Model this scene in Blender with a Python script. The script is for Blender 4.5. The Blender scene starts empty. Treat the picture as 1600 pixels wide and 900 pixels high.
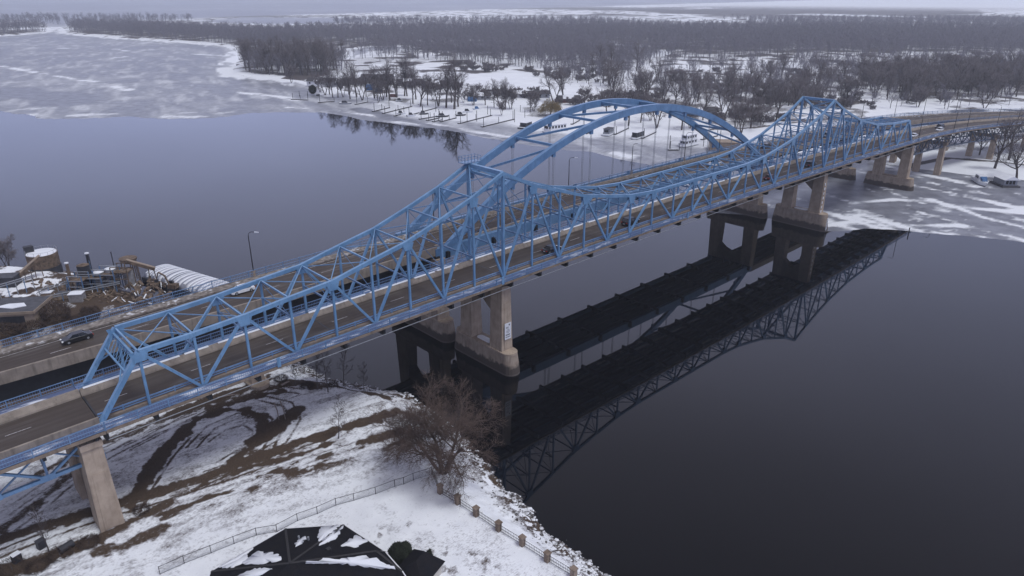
import bpy, math, random
import numpy as np

SC = bpy.context.scene
COL = SC.collection
R = math.radians

# ---------------------------------------------------------------- camera, sky, sun, exposure
CAM = np.array([-157.47, -97.907, 72.864]); YAW, PITCH, FPX = 0.8215, -0.3947, 1124.75
cam_data = bpy.data.cameras.new('camera')
cam = bpy.data.objects.new('camera', cam_data); COL.objects.link(cam)
cam.location = CAM
cam.rotation_euler = (math.pi / 2 + PITCH, 0, YAW - math.pi / 2)
cam_data.sensor_width = 36.0
cam_data.lens = FPX / 1600 * 36
cam_data.clip_start = 0.5; cam_data.clip_end = 40000
SC.camera = cam

SUN_EL, SUN_AZ = 66.0, -75.0          # azimuth measured from +x towards +y
world = bpy.data.worlds.new('World'); SC.world = world; world.use_nodes = True
wn = world.node_tree.nodes; wl = world.node_tree.links
bg = wn['Background']
sky = wn.new('ShaderNodeTexSky'); sky.sky_type = 'NISHITA'; sky.sun_disc = False
sky.sun_elevation = R(SUN_EL); sky.sun_rotation = R(90 - SUN_AZ)
sky.air_density = 1.6; sky.dust_density = 6.0; sky.ozone_density = 1.0; sky.altitude = 200
hs = wn.new('ShaderNodeHueSaturation'); hs.inputs['Saturation'].default_value = 0.40
wl.new(sky.outputs[0], hs.inputs['Color'])
tint = wn.new('ShaderNodeMix'); tint.data_type = 'RGBA'; tint.blend_type = 'MULTIPLY'; tint.inputs[0].default_value = 1.0
wl.new(hs.outputs[0], tint.inputs[6]); tint.inputs[7].default_value = (0.90, 0.97, 1.28, 1)
# a low, even overcast: soft cloud cover over the whole sky
wtc = wn.new('ShaderNodeTexCoord'); wmap = wn.new('ShaderNodeMapping'); wmap.inputs['Scale'].default_value = (1, 1, 3)
wno = wn.new('ShaderNodeTexNoise'); wno.inputs['Scale'].default_value = 1.3; wno.inputs['Detail'].default_value = 5
wl.new(wtc.outputs['Generated'], wmap.inputs[0]); wl.new(wmap.outputs[0], wno.inputs['Vector'])
wramp = wn.new('ShaderNodeMapRange'); wramp.inputs[1].default_value = 0.3; wramp.inputs[2].default_value = 0.7
wramp.inputs[3].default_value = 0.88; wramp.inputs[4].default_value = 1.08
wl.new(wno.outputs[0], wramp.inputs[0])
cl = wn.new('ShaderNodeVectorMath'); cl.operation = 'SCALE'
wl.new(wramp.outputs[0], cl.inputs['Scale'])
ov = wn.new('ShaderNodeMix'); ov.data_type = 'RGBA'; ov.inputs[0].default_value = 0.80
wl.new(tint.outputs[2], ov.inputs[6]); ov.inputs[7].default_value = (5.25, 5.8, 8.6, 1)
wl.new(ov.outputs[2], cl.inputs[0])
# an overcast that is brightest low down and heavier overhead
wsep = wn.new('ShaderNodeSeparateXYZ'); wl.new(wtc.outputs['Generated'], wsep.inputs[0])
wel = wn.new('ShaderNodeMapRange'); wel.interpolation_type = 'SMOOTHSTEP'; wel.inputs[1].default_value = 0.38; wel.inputs[2].default_value = 0.80; wel.inputs[3].default_value = 1.05; wel.inputs[4].default_value = 0.33
wl.new(wsep.outputs[2], wel.inputs[0])
cl2 = wn.new('ShaderNodeVectorMath'); cl2.operation = 'SCALE'; wl.new(cl.outputs[0], cl2.inputs[0]); wl.new(wel.outputs[0], cl2.inputs['Scale'])
# bluer towards the horizon, more neutral overhead
whue = wn.new('ShaderNodeMapRange'); whue.inputs[1].default_value = 0.15; whue.inputs[2].default_value = 0.65; wl.new(wsep.outputs[2], whue.inputs[0])
wcol = wn.new('ShaderNodeMix'); wcol.data_type = 'RGBA'; wl.new(whue.outputs[0], wcol.inputs[0]); wcol.inputs[6].default_value = (0.97, 0.99, 1.06, 1); wcol.inputs[7].default_value = (1.16, 1.02, 0.86, 1)
wmul = wn.new('ShaderNodeMix'); wmul.data_type = 'RGBA'; wmul.blend_type = 'MULTIPLY'; wmul.inputs[0].default_value = 1; wl.new(cl2.outputs[0], wmul.inputs[6]); wl.new(wcol.outputs[2], wmul.inputs[7])
# the cloud is thinnest, and brightest, over the far end of the river
wdot = wn.new('ShaderNodeVectorMath'); wdot.operation = 'DOT_PRODUCT'; wl.new(wtc.outputs['Generated'], wdot.inputs[0]); wdot.inputs[1].default_value = (0.68, 0.71, 0.17)
wbr = wn.new('ShaderNodeMapRange'); wbr.interpolation_type = 'SMOOTHSTEP'; wbr.inputs[1].default_value = 0.72; wbr.inputs[2].default_value = 1.0; wbr.inputs[3].default_value = 0.96; wbr.inputs[4].default_value = 1.2; wl.new(wdot.outputs['Value'], wbr.inputs[0])
cl3 = wn.new('ShaderNodeVectorMath'); cl3.operation = 'SCALE'; wl.new(wmul.outputs[2], cl3.inputs[0]); wl.new(wbr.outputs[0], cl3.inputs['Scale'])
wl.new(cl3.outputs[0], bg.inputs['Color'])
bg.inputs['Strength'].default_value = 0.09
sun_data = bpy.data.lights.new('sun', 'SUN'); sun_data.energy = 1.28; sun_data.angle = R(20); sun_data.color = (0.94, 0.98, 1.0)
sun = bpy.data.objects.new('sun', sun_data); COL.objects.link(sun)
sun.rotation_euler = (R(90 - SUN_EL), 0, R(SUN_AZ + 90))
vs = SC.view_settings
vs.view_transform = 'Standard'; vs.look = 'None'; vs.gamma = 1; vs.use_curve_mapping = False
vs.exposure = 0.46
SC.cycles.use_denoising = True
SC.cycles.max_bounces = 6; SC.cycles.diffuse_bounces = 3; SC.cycles.glossy_bounces = 3
SC.cycles.transmission_bounces = 2; SC.cycles.transparent_max_bounces = 6; SC.cycles.volume_bounces = 3
SC.cycles.sample_clamp_indirect = 4.0

# ---------------------------------------------------------------- helpers
_f = np.array([math.cos(PITCH) * math.cos(YAW), math.cos(PITCH) * math.sin(YAW), math.sin(PITCH)])
_r = np.array([math.sin(YAW), -math.cos(YAW), 0.0]); _u = np.cross(_r, _f)

def at(px, py, z=0.0):
    """The place on the level z that a pixel of the 1600x900 photograph shows (used for surveying the site)."""
    d = _f + (px - 800) / FPX * _r + (450 - py) / FPX * _u
    return CAM + d * (z - CAM[2]) / d[2]

def tag(o, label=None, cat=None, group=None, kind=None):
    if label: o['label'] = label
    if cat: o['category'] = cat
    if group: o['group'] = group
    if kind: o['kind'] = kind
    return o

def empty(name, loc=(0, 0, 0), rz=0.0, label=None, cat=None, group=None, link=True):
    o = bpy.data.objects.new(name, None); o.location = loc; o.rotation_euler = (0, 0, rz)
    o.empty_display_size = 0.5
    if link: COL.objects.link(o)
    return tag(o, label, cat, group)

def copy_tree(o, parent=None):
    c = o.copy(); COL.objects.link(c); c.parent = parent
    for ch in list(o.children): copy_tree(ch, c)
    return c

def mesh_obj(name, v, f, m, parent=None, smooth=False, link=True):
    me = bpy.data.meshes.new(name)
    if isinstance(f, np.ndarray):
        k = f.shape[1]
        me.vertices.add(len(v)); me.vertices.foreach_set('co', np.asarray(v, np.float32).ravel())
        me.loops.add(f.size); me.loops.foreach_set('vertex_index', f.astype(np.int32).ravel())
        me.polygons.add(len(f)); me.polygons.foreach_set('loop_start', np.arange(0, f.size, k, dtype=np.int32))
        me.update(calc_edges=True)
    else:
        me.from_pydata([tuple(map(float, p)) for p in v], [], f); me.update()
    if smooth: me.polygons.foreach_set('use_smooth', [True] * len(me.polygons))
    me.materials.append(m)
    o = bpy.data.objects.new(name, me)
    if link: COL.objects.link(o)
    if parent is not None: o.parent = parent
    return o

class MB:
    """Collects boxes, bars, tubes and sheets; build() links them as ONE mesh object."""
    def __init__(s): s.v = []; s.f = []
    def _add(s, vs, fs):
        b = len(s.v); s.v += [tuple(map(float, p)) for p in vs]; s.f += [tuple(b + i for i in f) for f in fs]; return s
    def box(s, x0, x1, y0, y1, z0, z1):
        return s._add([(x0, y0, z0), (x1, y0, z0), (x1, y1, z0), (x0, y1, z0), (x0, y0, z1), (x1, y0, z1), (x1, y1, z1), (x0, y1, z1)],
                      [(0, 3, 2, 1), (4, 5, 6, 7), (0, 1, 5, 4), (1, 2, 6, 5), (2, 3, 7, 6), (3, 0, 4, 7)])
    def bar(s, p, q, w, h, up=(0, 0, 1)):
        p = np.array(p, float); q = np.array(q, float); d = q - p; L = np.linalg.norm(d)
        if L < 1e-6: return s
        d /= L; up = np.array(up, float)
        if abs(d @ up) > 0.98: up = np.array((1.0, 0, 0))
        a = np.cross(d, up); a /= np.linalg.norm(a); b = np.cross(a, d)
        c = [(-1, -1), (1, -1), (1, 1), (-1, 1)]
        vs = [p + a * i * w / 2 + b * j * h / 2 for i, j in c] + [q + a * i * w / 2 + b * j * h / 2 for i, j in c]
        return s._add(vs, [(0, 3, 2, 1), (4, 5, 6, 7), (0, 1, 5, 4), (1, 2, 6, 5), (2, 3, 7, 6), (3, 0, 4, 7)])
    def chain(s, pts, w, h, up=(0, 0, 1)):
        """one continuous bar with mitred joints through the points"""
        P = np.array(pts, float); n = len(P); rings = []
        for i in range(n):
            d = P[min(i + 1, n - 1)] - P[max(i - 1, 0)]; d /= np.linalg.norm(d)
            a = np.cross(d, up); a /= np.linalg.norm(a); b = np.cross(a, d)
            rings += [P[i] + a * x * w / 2 + b * y * h / 2 for x, y in ((-1, -1), (1, -1), (1, 1), (-1, 1))]
        fs = [(3, 2, 1, 0), tuple(4 * (n - 1) + k for k in range(4))]
        for i in range(n - 1):
            for k in range(4): fs.append((4 * i + k, 4 * i + (k + 1) % 4, 4 * i + 4 + (k + 1) % 4, 4 * i + 4 + k))
        return s._add(rings, fs)
    def tube(s, pts, rad, n=6):
        P = np.array(pts, float); m = len(P); rad = np.broadcast_to(rad, (m,)); vs = []
        for i in range(m):
            d = P[min(i + 1, m - 1)] - P[max(i - 1, 0)]; d /= np.linalg.norm(d)
            u = np.array((0, 0, 1.0)) if abs(d[2]) < 0.95 else np.array((1.0, 0, 0))
            a = np.cross(d, u); a /= np.linalg.norm(a); b = np.cross(d, a)
            vs += [P[i] + rad[i] * (a * math.cos(2 * math.pi * k / n) + b * math.sin(2 * math.pi * k / n)) for k in range(n)]
        fs = [tuple(range(n)), tuple(n * (m - 1) + k for k in range(n))[::-1]]
        for i in range(m - 1):
            for k in range(n): fs.append((n * i + k, n * i + n + k, n * i + n + (k + 1) % n, n * i + (k + 1) % n))
        return s._add(vs, fs)
    def cyl(s, c, r0, r1, z0, z1, n=20):
        return s.tube([(c[0], c[1], z0), (c[0], c[1], z1)], [r0, r1], n)
    def prism(s, poly, z0, z1, top=None):
        n = len(poly); t = poly if top is None else top
        vs = [(x, y, z0) for x, y in poly] + [(x, y, z1) for x, y in t]
        return s._add(vs, [tuple(range(n))[::-1], tuple(range(n, 2 * n))] + [(i, (i + 1) % n, n + (i + 1) % n, n + i) for i in range(n)])
    def poly(s, pts): return s._add(pts, [tuple(range(len(pts)))])
    def slabpoly(s, pts, t):
        """a flat polygon with thickness t below it"""
        n = len(pts); P = [np.array(p, float) for p in pts]; lo = [p - np.array((0, 0, t)) for p in P]
        return s._add(P + lo, [tuple(range(n)), tuple(range(n, 2 * n))[::-1]] + [(i, n + i, n + (i + 1) % n, (i + 1) % n) for i in range(n)])
    def build(s, name, m, parent=None, smooth=False, origin=None, link=True):
        v = np.array(s.v, float).reshape(-1, 3)
        if origin is not None: v = v - np.array(origin, float)
        return mesh_obj(name, v, s.f, m, parent, smooth, link)

def fbm(x, y, seed=0, octaves=4, gain=0.5):
    """value noise, vectorised, 0..1"""
    tot = np.zeros_like(x, float); amp = 1.0; nrm = 0.0
    for o in range(octaves):
        xi = np.floor(x).astype(np.int64); yi = np.floor(y).astype(np.int64); fx = x - xi; fy = y - yi
        fx = fx * fx * (3 - 2 * fx); fy = fy * fy * (3 - 2 * fy)
        def h(a, b):
            n = (a * 374761393 + b * 668265263 + (seed + o * 17) * 1274126177) & 0xffffffff
            n = ((n ^ (n >> 13)) * 1274126177) & 0xffffffff
            return ((n ^ (n >> 16)) & 0xffff) / 65535.0
        v = (h(xi, yi) * (1 - fx) + h(xi + 1, yi) * fx) * (1 - fy) + (h(xi, yi + 1) * (1 - fx) + h(xi + 1, yi + 1) * fx) * fy
        tot += v * amp; nrm += amp; amp *= gain; x = x * 2.03 + 11.3; y = y * 2.03 + 5.7
    return tot / nrm

def seg_dist(x, y, pts, closed=False):
    d = np.full(x.shape, 1e9); P = [np.asarray(p, float)[:2] for p in pts]; n = len(P)
    for i in range(n if closed else n - 1):
        a = P[i]; b = P[(i + 1) % n]; ab = b - a; L = max(ab @ ab, 1e-9)
        t = np.clip(((x - a[0]) * ab[0] + (y - a[1]) * ab[1]) / L, 0, 1)
        d = np.minimum(d, np.hypot(x - a[0] - t * ab[0], y - a[1] - t * ab[1]))
    return d

def inside(x, y, pts):
    P = [np.asarray(p, float)[:2] for p in pts]; r = np.zeros(x.shape, bool); n = len(P)
    for i in range(n):
        (x0, y0), (x1, y1) = P[i], P[(i + 1) % n]
        if y0 == y1: continue
        c = ((y0 > y) != (y1 > y)) & (x < (x1 - x0) * (y - y0) / (y1 - y0) + x0)
        r ^= c
    return r

def sdist(x, y, pts): return np.where(inside(x, y, pts), 1, -1) * seg_dist(x, y, pts, True)
def sstep(a, b, x): t = np.clip((x - a) / (b - a), 0, 1); return t * t * (3 - 2 * t)

def grid_obj(name, X, Y, Z, m, keep=None, attrs=None, smooth=True):
    n, k = X.shape
    idx = np.arange(n * k).reshape(n, k)
    f = np.stack([idx[:-1, :-1], idx[1:, :-1], idx[1:, 1:], idx[:-1, 1:]], -1).reshape(-1, 4)
    if keep is not None:
        kk = keep[:-1, :-1] | keep[1:, :-1] | keep[1:, 1:] | keep[:-1, 1:]
        f = f[kk.ravel()]
    used = np.unique(f); remap = np.full(n * k, -1); remap[used] = np.arange(len(used)); f = remap[f]
    v = np.stack([X.ravel(), Y.ravel(), Z.ravel()], 1)[used]
    # make every face look upwards
    a = v[f[0, 1]] - v[f[0, 0]]; b = v[f[0, 3]] - v[f[0, 0]]
    if a[0] * b[1] - a[1] * b[0] < 0: f = f[:, ::-1]
    o = mesh_obj(name, v, f, m, smooth=smooth)
    for an, arr in (attrs or {}).items():
        at_ = o.data.attributes.new(an, 'FLOAT', 'POINT'); at_.data.foreach_set('value', arr.ravel()[used].astype(np.float32))
    return o

# ---------------------------------------------------------------- materials
class NT:
    def __init__(s, name):
        s.m = bpy.data.materials.new(name); s.m.use_nodes = True; s.n = s.m.node_tree.nodes; s.l = s.m.node_tree.links
        s.b = s.n['Principled BSDF']; s.pos = s.n.new('ShaderNodeNewGeometry')
    def new(s, t): return s.n.new(t)
    def noise(s, scale, detail=4, stretch=None, rough=0.55, obj=False):
        t = s.new('ShaderNodeTexNoise'); t.inputs['Scale'].default_value = scale; t.inputs['Detail'].default_value = detail
        t.inputs['Roughness'].default_value = rough
        if obj: src = s.new('ShaderNodeTexCoord').outputs['Object']
        else: src = s.pos.outputs['Position']
        if stretch:
            mp = s.new('ShaderNodeMapping'); mp.inputs['Scale'].default_value = stretch[:3]
            if len(stretch) > 3: mp.inputs['Rotation'].default_value = (0, 0, stretch[3]); mp.vector_type = 'TEXTURE' if False else 'POINT'
            s.l.new(src, mp.inputs[0]); src = mp.outputs[0]
        s.l.new(src, t.inputs['Vector']); return t.outputs[0]
    def ramp(s, v, a, b, lo=0.0, hi=1.0):
        r = s.new('ShaderNodeMapRange'); r.inputs[1].default_value = a; r.inputs[2].default_value = b
        r.inputs[3].default_value = lo; r.inputs[4].default_value = hi; s.l.new(v, r.inputs[0]); return r.outputs[0]
    def math(s, op, a, b=0.5, clamp=False):
        r = s.new('ShaderNodeMath'); r.operation = op; r.use_clamp = clamp
        for i, k in enumerate((a, b)):
            if hasattr(k, 'is_linked'): s.l.new(k, r.inputs[i])
            else: r.inputs[i].default_value = k
        return r.outputs[0]
    def mix(s, fac, a, b, mode='MIX'):
        r = s.new('ShaderNodeMix'); r.data_type = 'RGBA'; r.blend_type = mode
        for i, k in ((0, fac), (6, a), (7, b)):
            if hasattr(k, 'is_linked'): s.l.new(k, r.inputs[i])
            elif i == 0: r.inputs[0].default_value = k
            else: r.inputs[i].default_value = (*k, 1)
        return r.outputs[2]
    def attr(s, name):
        a = s.new('ShaderNodeAttribute'); a.attribute_name = name; return a.outputs['Fac']
    def nz(s):
        x = s.new('ShaderNodeSeparateXYZ'); s.l.new(s.pos.outputs['Normal'], x.inputs[0]); return x.outputs[2]
    def z(s):
        x = s.new('ShaderNodeSeparateXYZ'); s.l.new(s.pos.outputs['Position'], x.inputs[0]); return x.outputs[2]
    def bump(s, h, strength, dist=0.1):
        b = s.new('ShaderNodeBump'); b.inputs['Strength'].default_value = strength; b.inputs['Distance'].default_value = dist
        s.l.new(h, b.inputs['Height']); s.l.new(b.outputs[0], s.b.inputs['Normal'])
    def out(s, col, rough=0.6, spec=0.5, metal=0.0):
        if hasattr(col, 'is_linked'): s.l.new(col, s.b.inputs['Base Color'])
        else: s.b.inputs['Base Color'].default_value = (*col, 1)
        if hasattr(rough, 'is_linked'): s.l.new(rough, s.b.inputs['Roughness'])
        else: s.b.inputs['Roughness'].default_value = rough
        s.b.inputs['Specular IOR Level'].default_value = spec; s.b.inputs['Metallic'].default_value = metal
        return s.m

def plain(name, col, rough=0.6, var=0.25, scale=1.5, spec=0.4, metal=0.0, obj=False):
    t = NT(name); n = t.noise(scale, 5, obj=obj)
    lo = tuple(c * (1 - var) for c in col); hi = tuple(min(1, c * (1 + var)) for c in col)
    return t.out(t.mix(t.ramp(n, 0.3, 0.7), lo, hi), rough, spec, metal)

def paint(name, col, rough=0.34):
    """old steel paint: faded patches, grime and small rust runs"""
    t = NT(name); n = t.noise(0.35, 5); n2 = t.noise(2.2, 6, (1, 1, 0.25)); n3 = t.noise(5.0, 4)
    c = t.mix(t.ramp(n, 0.3, 0.7), tuple(k * 0.78 for k in col), (min(1, col[0] * 1.35), min(1, col[1] * 1.2), min(1, col[2] * 1.12)))
    c = t.mix(t.ramp(n2, 0.54, 0.78, 0, 0.6), c, tuple(k * 0.42 for k in col))
    c = t.mix(t.math('MULTIPLY', t.ramp(n3, 0.62, 0.74), t.ramp(n, 0.46, 0.6, 0, 0.7)), c, (0.10, 0.05, 0.03))
    return t.out(c, rough, 0.55)

M = {}
BLUE = (0.132, 0.278, 0.475)
M['blue'] = paint('blue_steel_paint', BLUE)
M['blue2'] = paint('blue_box_steel_paint', (0.108, 0.23, 0.42), 0.34)
M['blue_dark'] = paint('blue_bracing_paint', (0.10, 0.20, 0.36))
M['blue_rail'] = paint('blue_railing_paint', (0.115, 0.22, 0.39))

def m_asphalt():
    t = NT('asphalt'); n = t.noise(1.1, 5, (0.03, 1.0, 1)); n5 = t.noise(0.25, 6); n2 = t.noise(9, 4); n3 = t.noise(0.12, 3)
    c = t.mix(t.ramp(n, 0.3, 0.7), (0.047, 0.034, 0.027), (0.082, 0.062, 0.050))
    c = t.mix(t.ramp(n3, 0.4, 0.65, 0, 0.35), c, (0.098, 0.086, 0.08))
    c = t.mix(t.ramp(n2, 0.35, 0.7, 0, 0.3), c, (0.03, 0.027, 0.027))
    c = t.mix(t.math('MULTIPLY', t.ramp(n, 0.5, 0.66, 0, 0.5), t.ramp(n5, 0.42, 0.62)), c, (0.15, 0.14, 0.135))
    return t.out(c, 0.75, 0.3)
M['asphalt'] = m_asphalt()
def m_concrete(name, lo, hi):
    t = NT(name); n = t.noise(0.6, 6); n2 = t.noise(1.6, 5, (1, 1, 0.12)); n3 = t.noise(14, 3)
    c = t.mix(t.ramp(n, 0.3, 0.7), lo, hi)
    c = t.mix(t.ramp(n2, 0.52, 0.75, 0, 0.6), c, tuple(k * 0.42 for k in lo))
    c = t.mix(t.ramp(n3, 0.4, 0.7, 0, 0.15), c, tuple(k * 0.6 for k in lo))
    t.bump(n3, 0.2, 0.03)
    return t.out(c, 0.85, 0.25)
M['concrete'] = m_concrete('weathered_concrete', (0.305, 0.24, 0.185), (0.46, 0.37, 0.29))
M['concrete_dk'] = m_concrete('dark_concrete', (0.18, 0.14, 0.11), (0.28, 0.22, 0.17))  # darker concrete for kerbs, fascias, cross beams and the web wall
M['barrier'] = m_concrete('road_barrier_concrete', (0.21, 0.175, 0.145), (0.33, 0.28, 0.235))
def m_footing():
    """river pier footing: a dark band soaked by the water below a paler top"""
    t = NT('stained_footing_concrete'); n = t.noise(0.7, 5); n2 = t.noise(1.8, 5, (1, 1, 0.1)); z = t.z()
    c = t.mix(t.ramp(n, 0.3, 0.7), (0.26, 0.205, 0.16), (0.39, 0.32, 0.255))
    c = t.mix(t.ramp(n2, 0.5, 0.75, 0, 0.6), c, (0.10, 0.075, 0.06))
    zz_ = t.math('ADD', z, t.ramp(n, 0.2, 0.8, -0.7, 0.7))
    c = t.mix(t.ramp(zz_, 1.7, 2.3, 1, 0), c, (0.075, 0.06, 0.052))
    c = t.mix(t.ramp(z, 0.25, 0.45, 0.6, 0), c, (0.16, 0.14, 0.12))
    return t.out(c, 0.8, 0.3)
M['footing'] = m_footing()
def m_snow():
    t = NT('snow'); n = t.noise(0.3, 5); n2 = t.noise(6, 4)
    c = t.mix(t.ramp(n, 0.3, 0.7), (0.70, 0.71, 0.74), (0.84, 0.85, 0.88)); t.bump(n2, 0.35, 0.05)
    return t.out(c, 0.6, 0.3)
M['snow'] = m_snow()
M['white_line'] = plain('worn_white_road_paint', (0.42, 0.40, 0.40), 0.8, 0.5, 3)
M['dark_metal'] = plain('black_metal', (0.02, 0.02, 0.024), 0.45, 0.3, 4)
M['grey_metal'] = plain('galvanised_metal', (0.26, 0.27, 0.29), 0.5, 0.25, 3)
M['lamp_head'] = plain('pale_lamp_housing', (0.62, 0.63, 0.66), 0.4, 0.1, 5)
M['debris'] = None
def m_debris():
    t = NT('gritty_sidewalk'); n = t.noise(1.3, 6); n2 = t.noise(0.3, 4)
    c = t.mix(t.ramp(n, 0.35, 0.65), (0.13, 0.11, 0.095), (0.30, 0.265, 0.24))
    c = t.mix(t.math('MULTIPLY', t.ramp(n, 0.52, 0.62), t.ramp(n2, 0.48, 0.6)), c, (0.7, 0.71, 0.74))
    t.bump(n, 0.5, 0.1); return t.out(c, 0.9, 0.2)
M['debris'] = m_debris()
def m_walk():
    t = NT('walkway_patchy_snow'); n = t.noise(0.9, 5, (0.25, 1, 1))
    c = t.mix(t.ramp(n, 0.5, 0.62), (0.13, 0.19, 0.36), (0.72, 0.74, 0.80)); return t.out(c, 0.7, 0.3)
M['walk'] = m_walk()
def m_walk2():
    t = NT('walkway_thin_snow'); n = t.noise(0.9, 5, (0.25, 1, 1))
    c = t.mix(t.ramp(n, 0.53, 0.66), (0.09, 0.12, 0.22), (0.66, 0.68, 0.74)); return t.out(c, 0.7, 0.3)
M['walk2'] = m_walk2()
M['steel_dark'] = paint('weathered_dark_blue_steel', (0.05, 0.08, 0.135), 0.5)
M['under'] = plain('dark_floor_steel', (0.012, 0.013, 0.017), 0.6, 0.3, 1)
def m_barksnow(name, lo, hi):
    t = NT(name); n = t.noise(0.8, 3); return t.out(t.mix(t.ramp(n, 0.3, 0.7), lo, hi), 0.9, 0.1)
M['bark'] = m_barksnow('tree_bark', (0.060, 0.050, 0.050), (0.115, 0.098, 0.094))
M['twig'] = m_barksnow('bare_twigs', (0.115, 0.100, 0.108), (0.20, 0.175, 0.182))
M['twig_hazed'] = m_barksnow('haze_tinted_twigs', (0.125, 0.117, 0.142), (0.215, 0.200, 0.232))  # far twigs paler and bluer: haze put into their colour
M['twig_red'] = m_barksnow('reddish_bare_twigs', (0.075, 0.053, 0.045), (0.150, 0.108, 0.092))
M['bark_near'] = plain('grey_brown_bark', (0.12, 0.092, 0.078), 0.9, 0.45, 3, 0.1)
M['willow'] = m_barksnow('straw_coloured_willow_twigs', (0.21, 0.155, 0.075), (0.34, 0.255, 0.125))
M['evergreen'] = m_barksnow('dark_evergreen', (0.014, 0.017, 0.013), (0.04, 0.045, 0.032))
M['brown_shrub'] = m_barksnow('brown_shrub', (0.035, 0.024, 0.02), (0.085, 0.06, 0.05))
# ---------------------------------------------------------------- water, ice, land
def m_water():
    t = NT('river_water'); n = t.noise(0.25, 3, (1, 1, 1)); n2 = t.noise(0.012, 3)
    t.bump(n, 0.02, 0.05)
    t.b.inputs['IOR'].default_value = 1.33
    return t.out((0.002, 0.002, 0.003), t.ramp(n2, 0.35, 0.65, 0.005, 0.03), 0.5)
M['water'] = m_water()
tag(MB().poly([(-8800, -8800, 0), (8800, -8800, 0), (8800, 8800, 0), (-8800, 8800, 0)]).build('river_water', M['water']), kind='structure')

# --- the far side: tessellated in rings round (-157, -98), which is where the ground must be finest
ths = np.radians(np.linspace(-32, 128, 860)); rs = np.geomspace(150, 8600, 620)
TH, RR = np.meshgrid(ths, rs, indexing='ij')
FX = -157 + RR * np.cos(TH); FY = -98 + RR * np.sin(TH)

ice_edge_px = [(0, 174), (57, 184), (120, 184), (180, 180), (230, 178), (262, 182), (300, 183), (350, 180), (420, 176), (500, 176), (560, 186),
               (620, 193), (680, 202), (740, 212), (790, 221), (830, 228), (880, 235), (920, 238), (960, 248), (1010, 257), (1060, 290), (1112, 330), (1195, 338),
               (1290, 361), (1320, 361), (1350, 357), (1420, 360), (1500, 366), (1600, 377), (1750, 400)]
ICE = [at(*p)[:2] for p in ice_edge_px] + [np.array(p) for p in ((160, -180), (400, -900), (9500, -900), (9500, 9500), (-900, 9500), (-700, 1500))]
land_px = [(365, 117), (420, 121), (470, 126), (520, 136), (560, 146), (600, 155), (640, 160), (700, 168), (760, 174), (800, 178), (860, 184), (960, 193),
           (1080, 203), (1190, 212)]
land_far = [(1190, 0)]
LAND = [at(*p, 0.4)[:2] for p in land_px] + [np.array(p) for p in ((186, 60), (180, 25), (183, 5), (188, -16), (196, -34), (215, -70), (260, -160), (420, -800), (9500, -800),
        (9500, 2600))] + [at(*p, 0.4)[:2] for p in ((330, 27), (300, 30), (140, 33), (96, 42), (105, 51), (150, 56), (190, 59), (240, 62), (335, 69), (372, 74), (378, 84), (372, 92), (366, 106))]
ISLE = [at(*p, 0.4)[:2] for p in ((-400, 62), (0, 56), (40, 53), (72, 50), (80, 44), (60, 33), (0, 30), (-400, 30))]
INLETS = [[at(*p)[:2] for p in ((545, 92), (600, 80), (660, 76), (640, 71), (560, 73), (530, 80))],
          [at(*p)[:2] for p in ((940, 88), (1040, 88), (1045, 78), (960, 77))],
          [at(*p)[:2] for p in ((300, 34), (420, 38), (520, 37), (620, 33), (520, 28), (380, 27))]]

# unevenness of the edges
wob = (fbm(FX / 9, FY / 9, 3, 5) - 0.5) * 9 + (fbm(FX / 45, FY / 45, 5, 3) - 0.5) * 16
near = np.clip(RR / 400, 0.35, 2.5)
sd_ice = sdist(FX, FY, ICE) + wob * (0.5 + 0.9 * sstep(60, 20, FX)) * near
sd_land = np.maximum(sdist(FX, FY, LAND), sdist(FX, FY, ISLE)) + wob * 0.35
for q_ in INLETS: sd_land = np.minimum(sd_land, -sdist(FX, FY, q_) + wob)

# ice: grey refrozen sheets, white wind-blown snow, pressure ridges
s_ = np.clip(RR / 350, 0.5, 4)
d1 = (FX * 0.30 + FY * 0.95); d2 = (FX * 0.95 - FY * 0.30)       # along / across the river
streak = fbm(d1 / 30, d2 / 6, 11, 5); blot = fbm(FX / 28, FY / 28, 12, 5); big = fbm(FX / 120, FY / 120, 13, 4)
snow = 0.22 * sstep(0.5, 0.75, streak) + 0.12 * sstep(0.48, 0.70, blot) + 0.13 + 0.20 * big + 0.11 * (fbm(FX / 5, FY / 5, 14, 4) - 0.5)
# the harbour and everything near land is snow covered
hd = seg_dist(FX, FY, [at(*p)[:2] for p in land_px])
snow = np.maximum(snow, sstep(62, 26, hd + (blot - 0.5) * 46) * sstep(240, 60, np.abs(FY - 190)) * 0.95)
snow = np.maximum(snow, sstep(26, 4, -sd_land + (streak - 0.5) * 40) * 0.95)
# white margin along the open water
snow = np.maximum(snow, sstep(7, 2, np.abs(sd_ice - 3 - 8 * streak)) * sstep(0.42, 0.58, blot) * 0.8)
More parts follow.
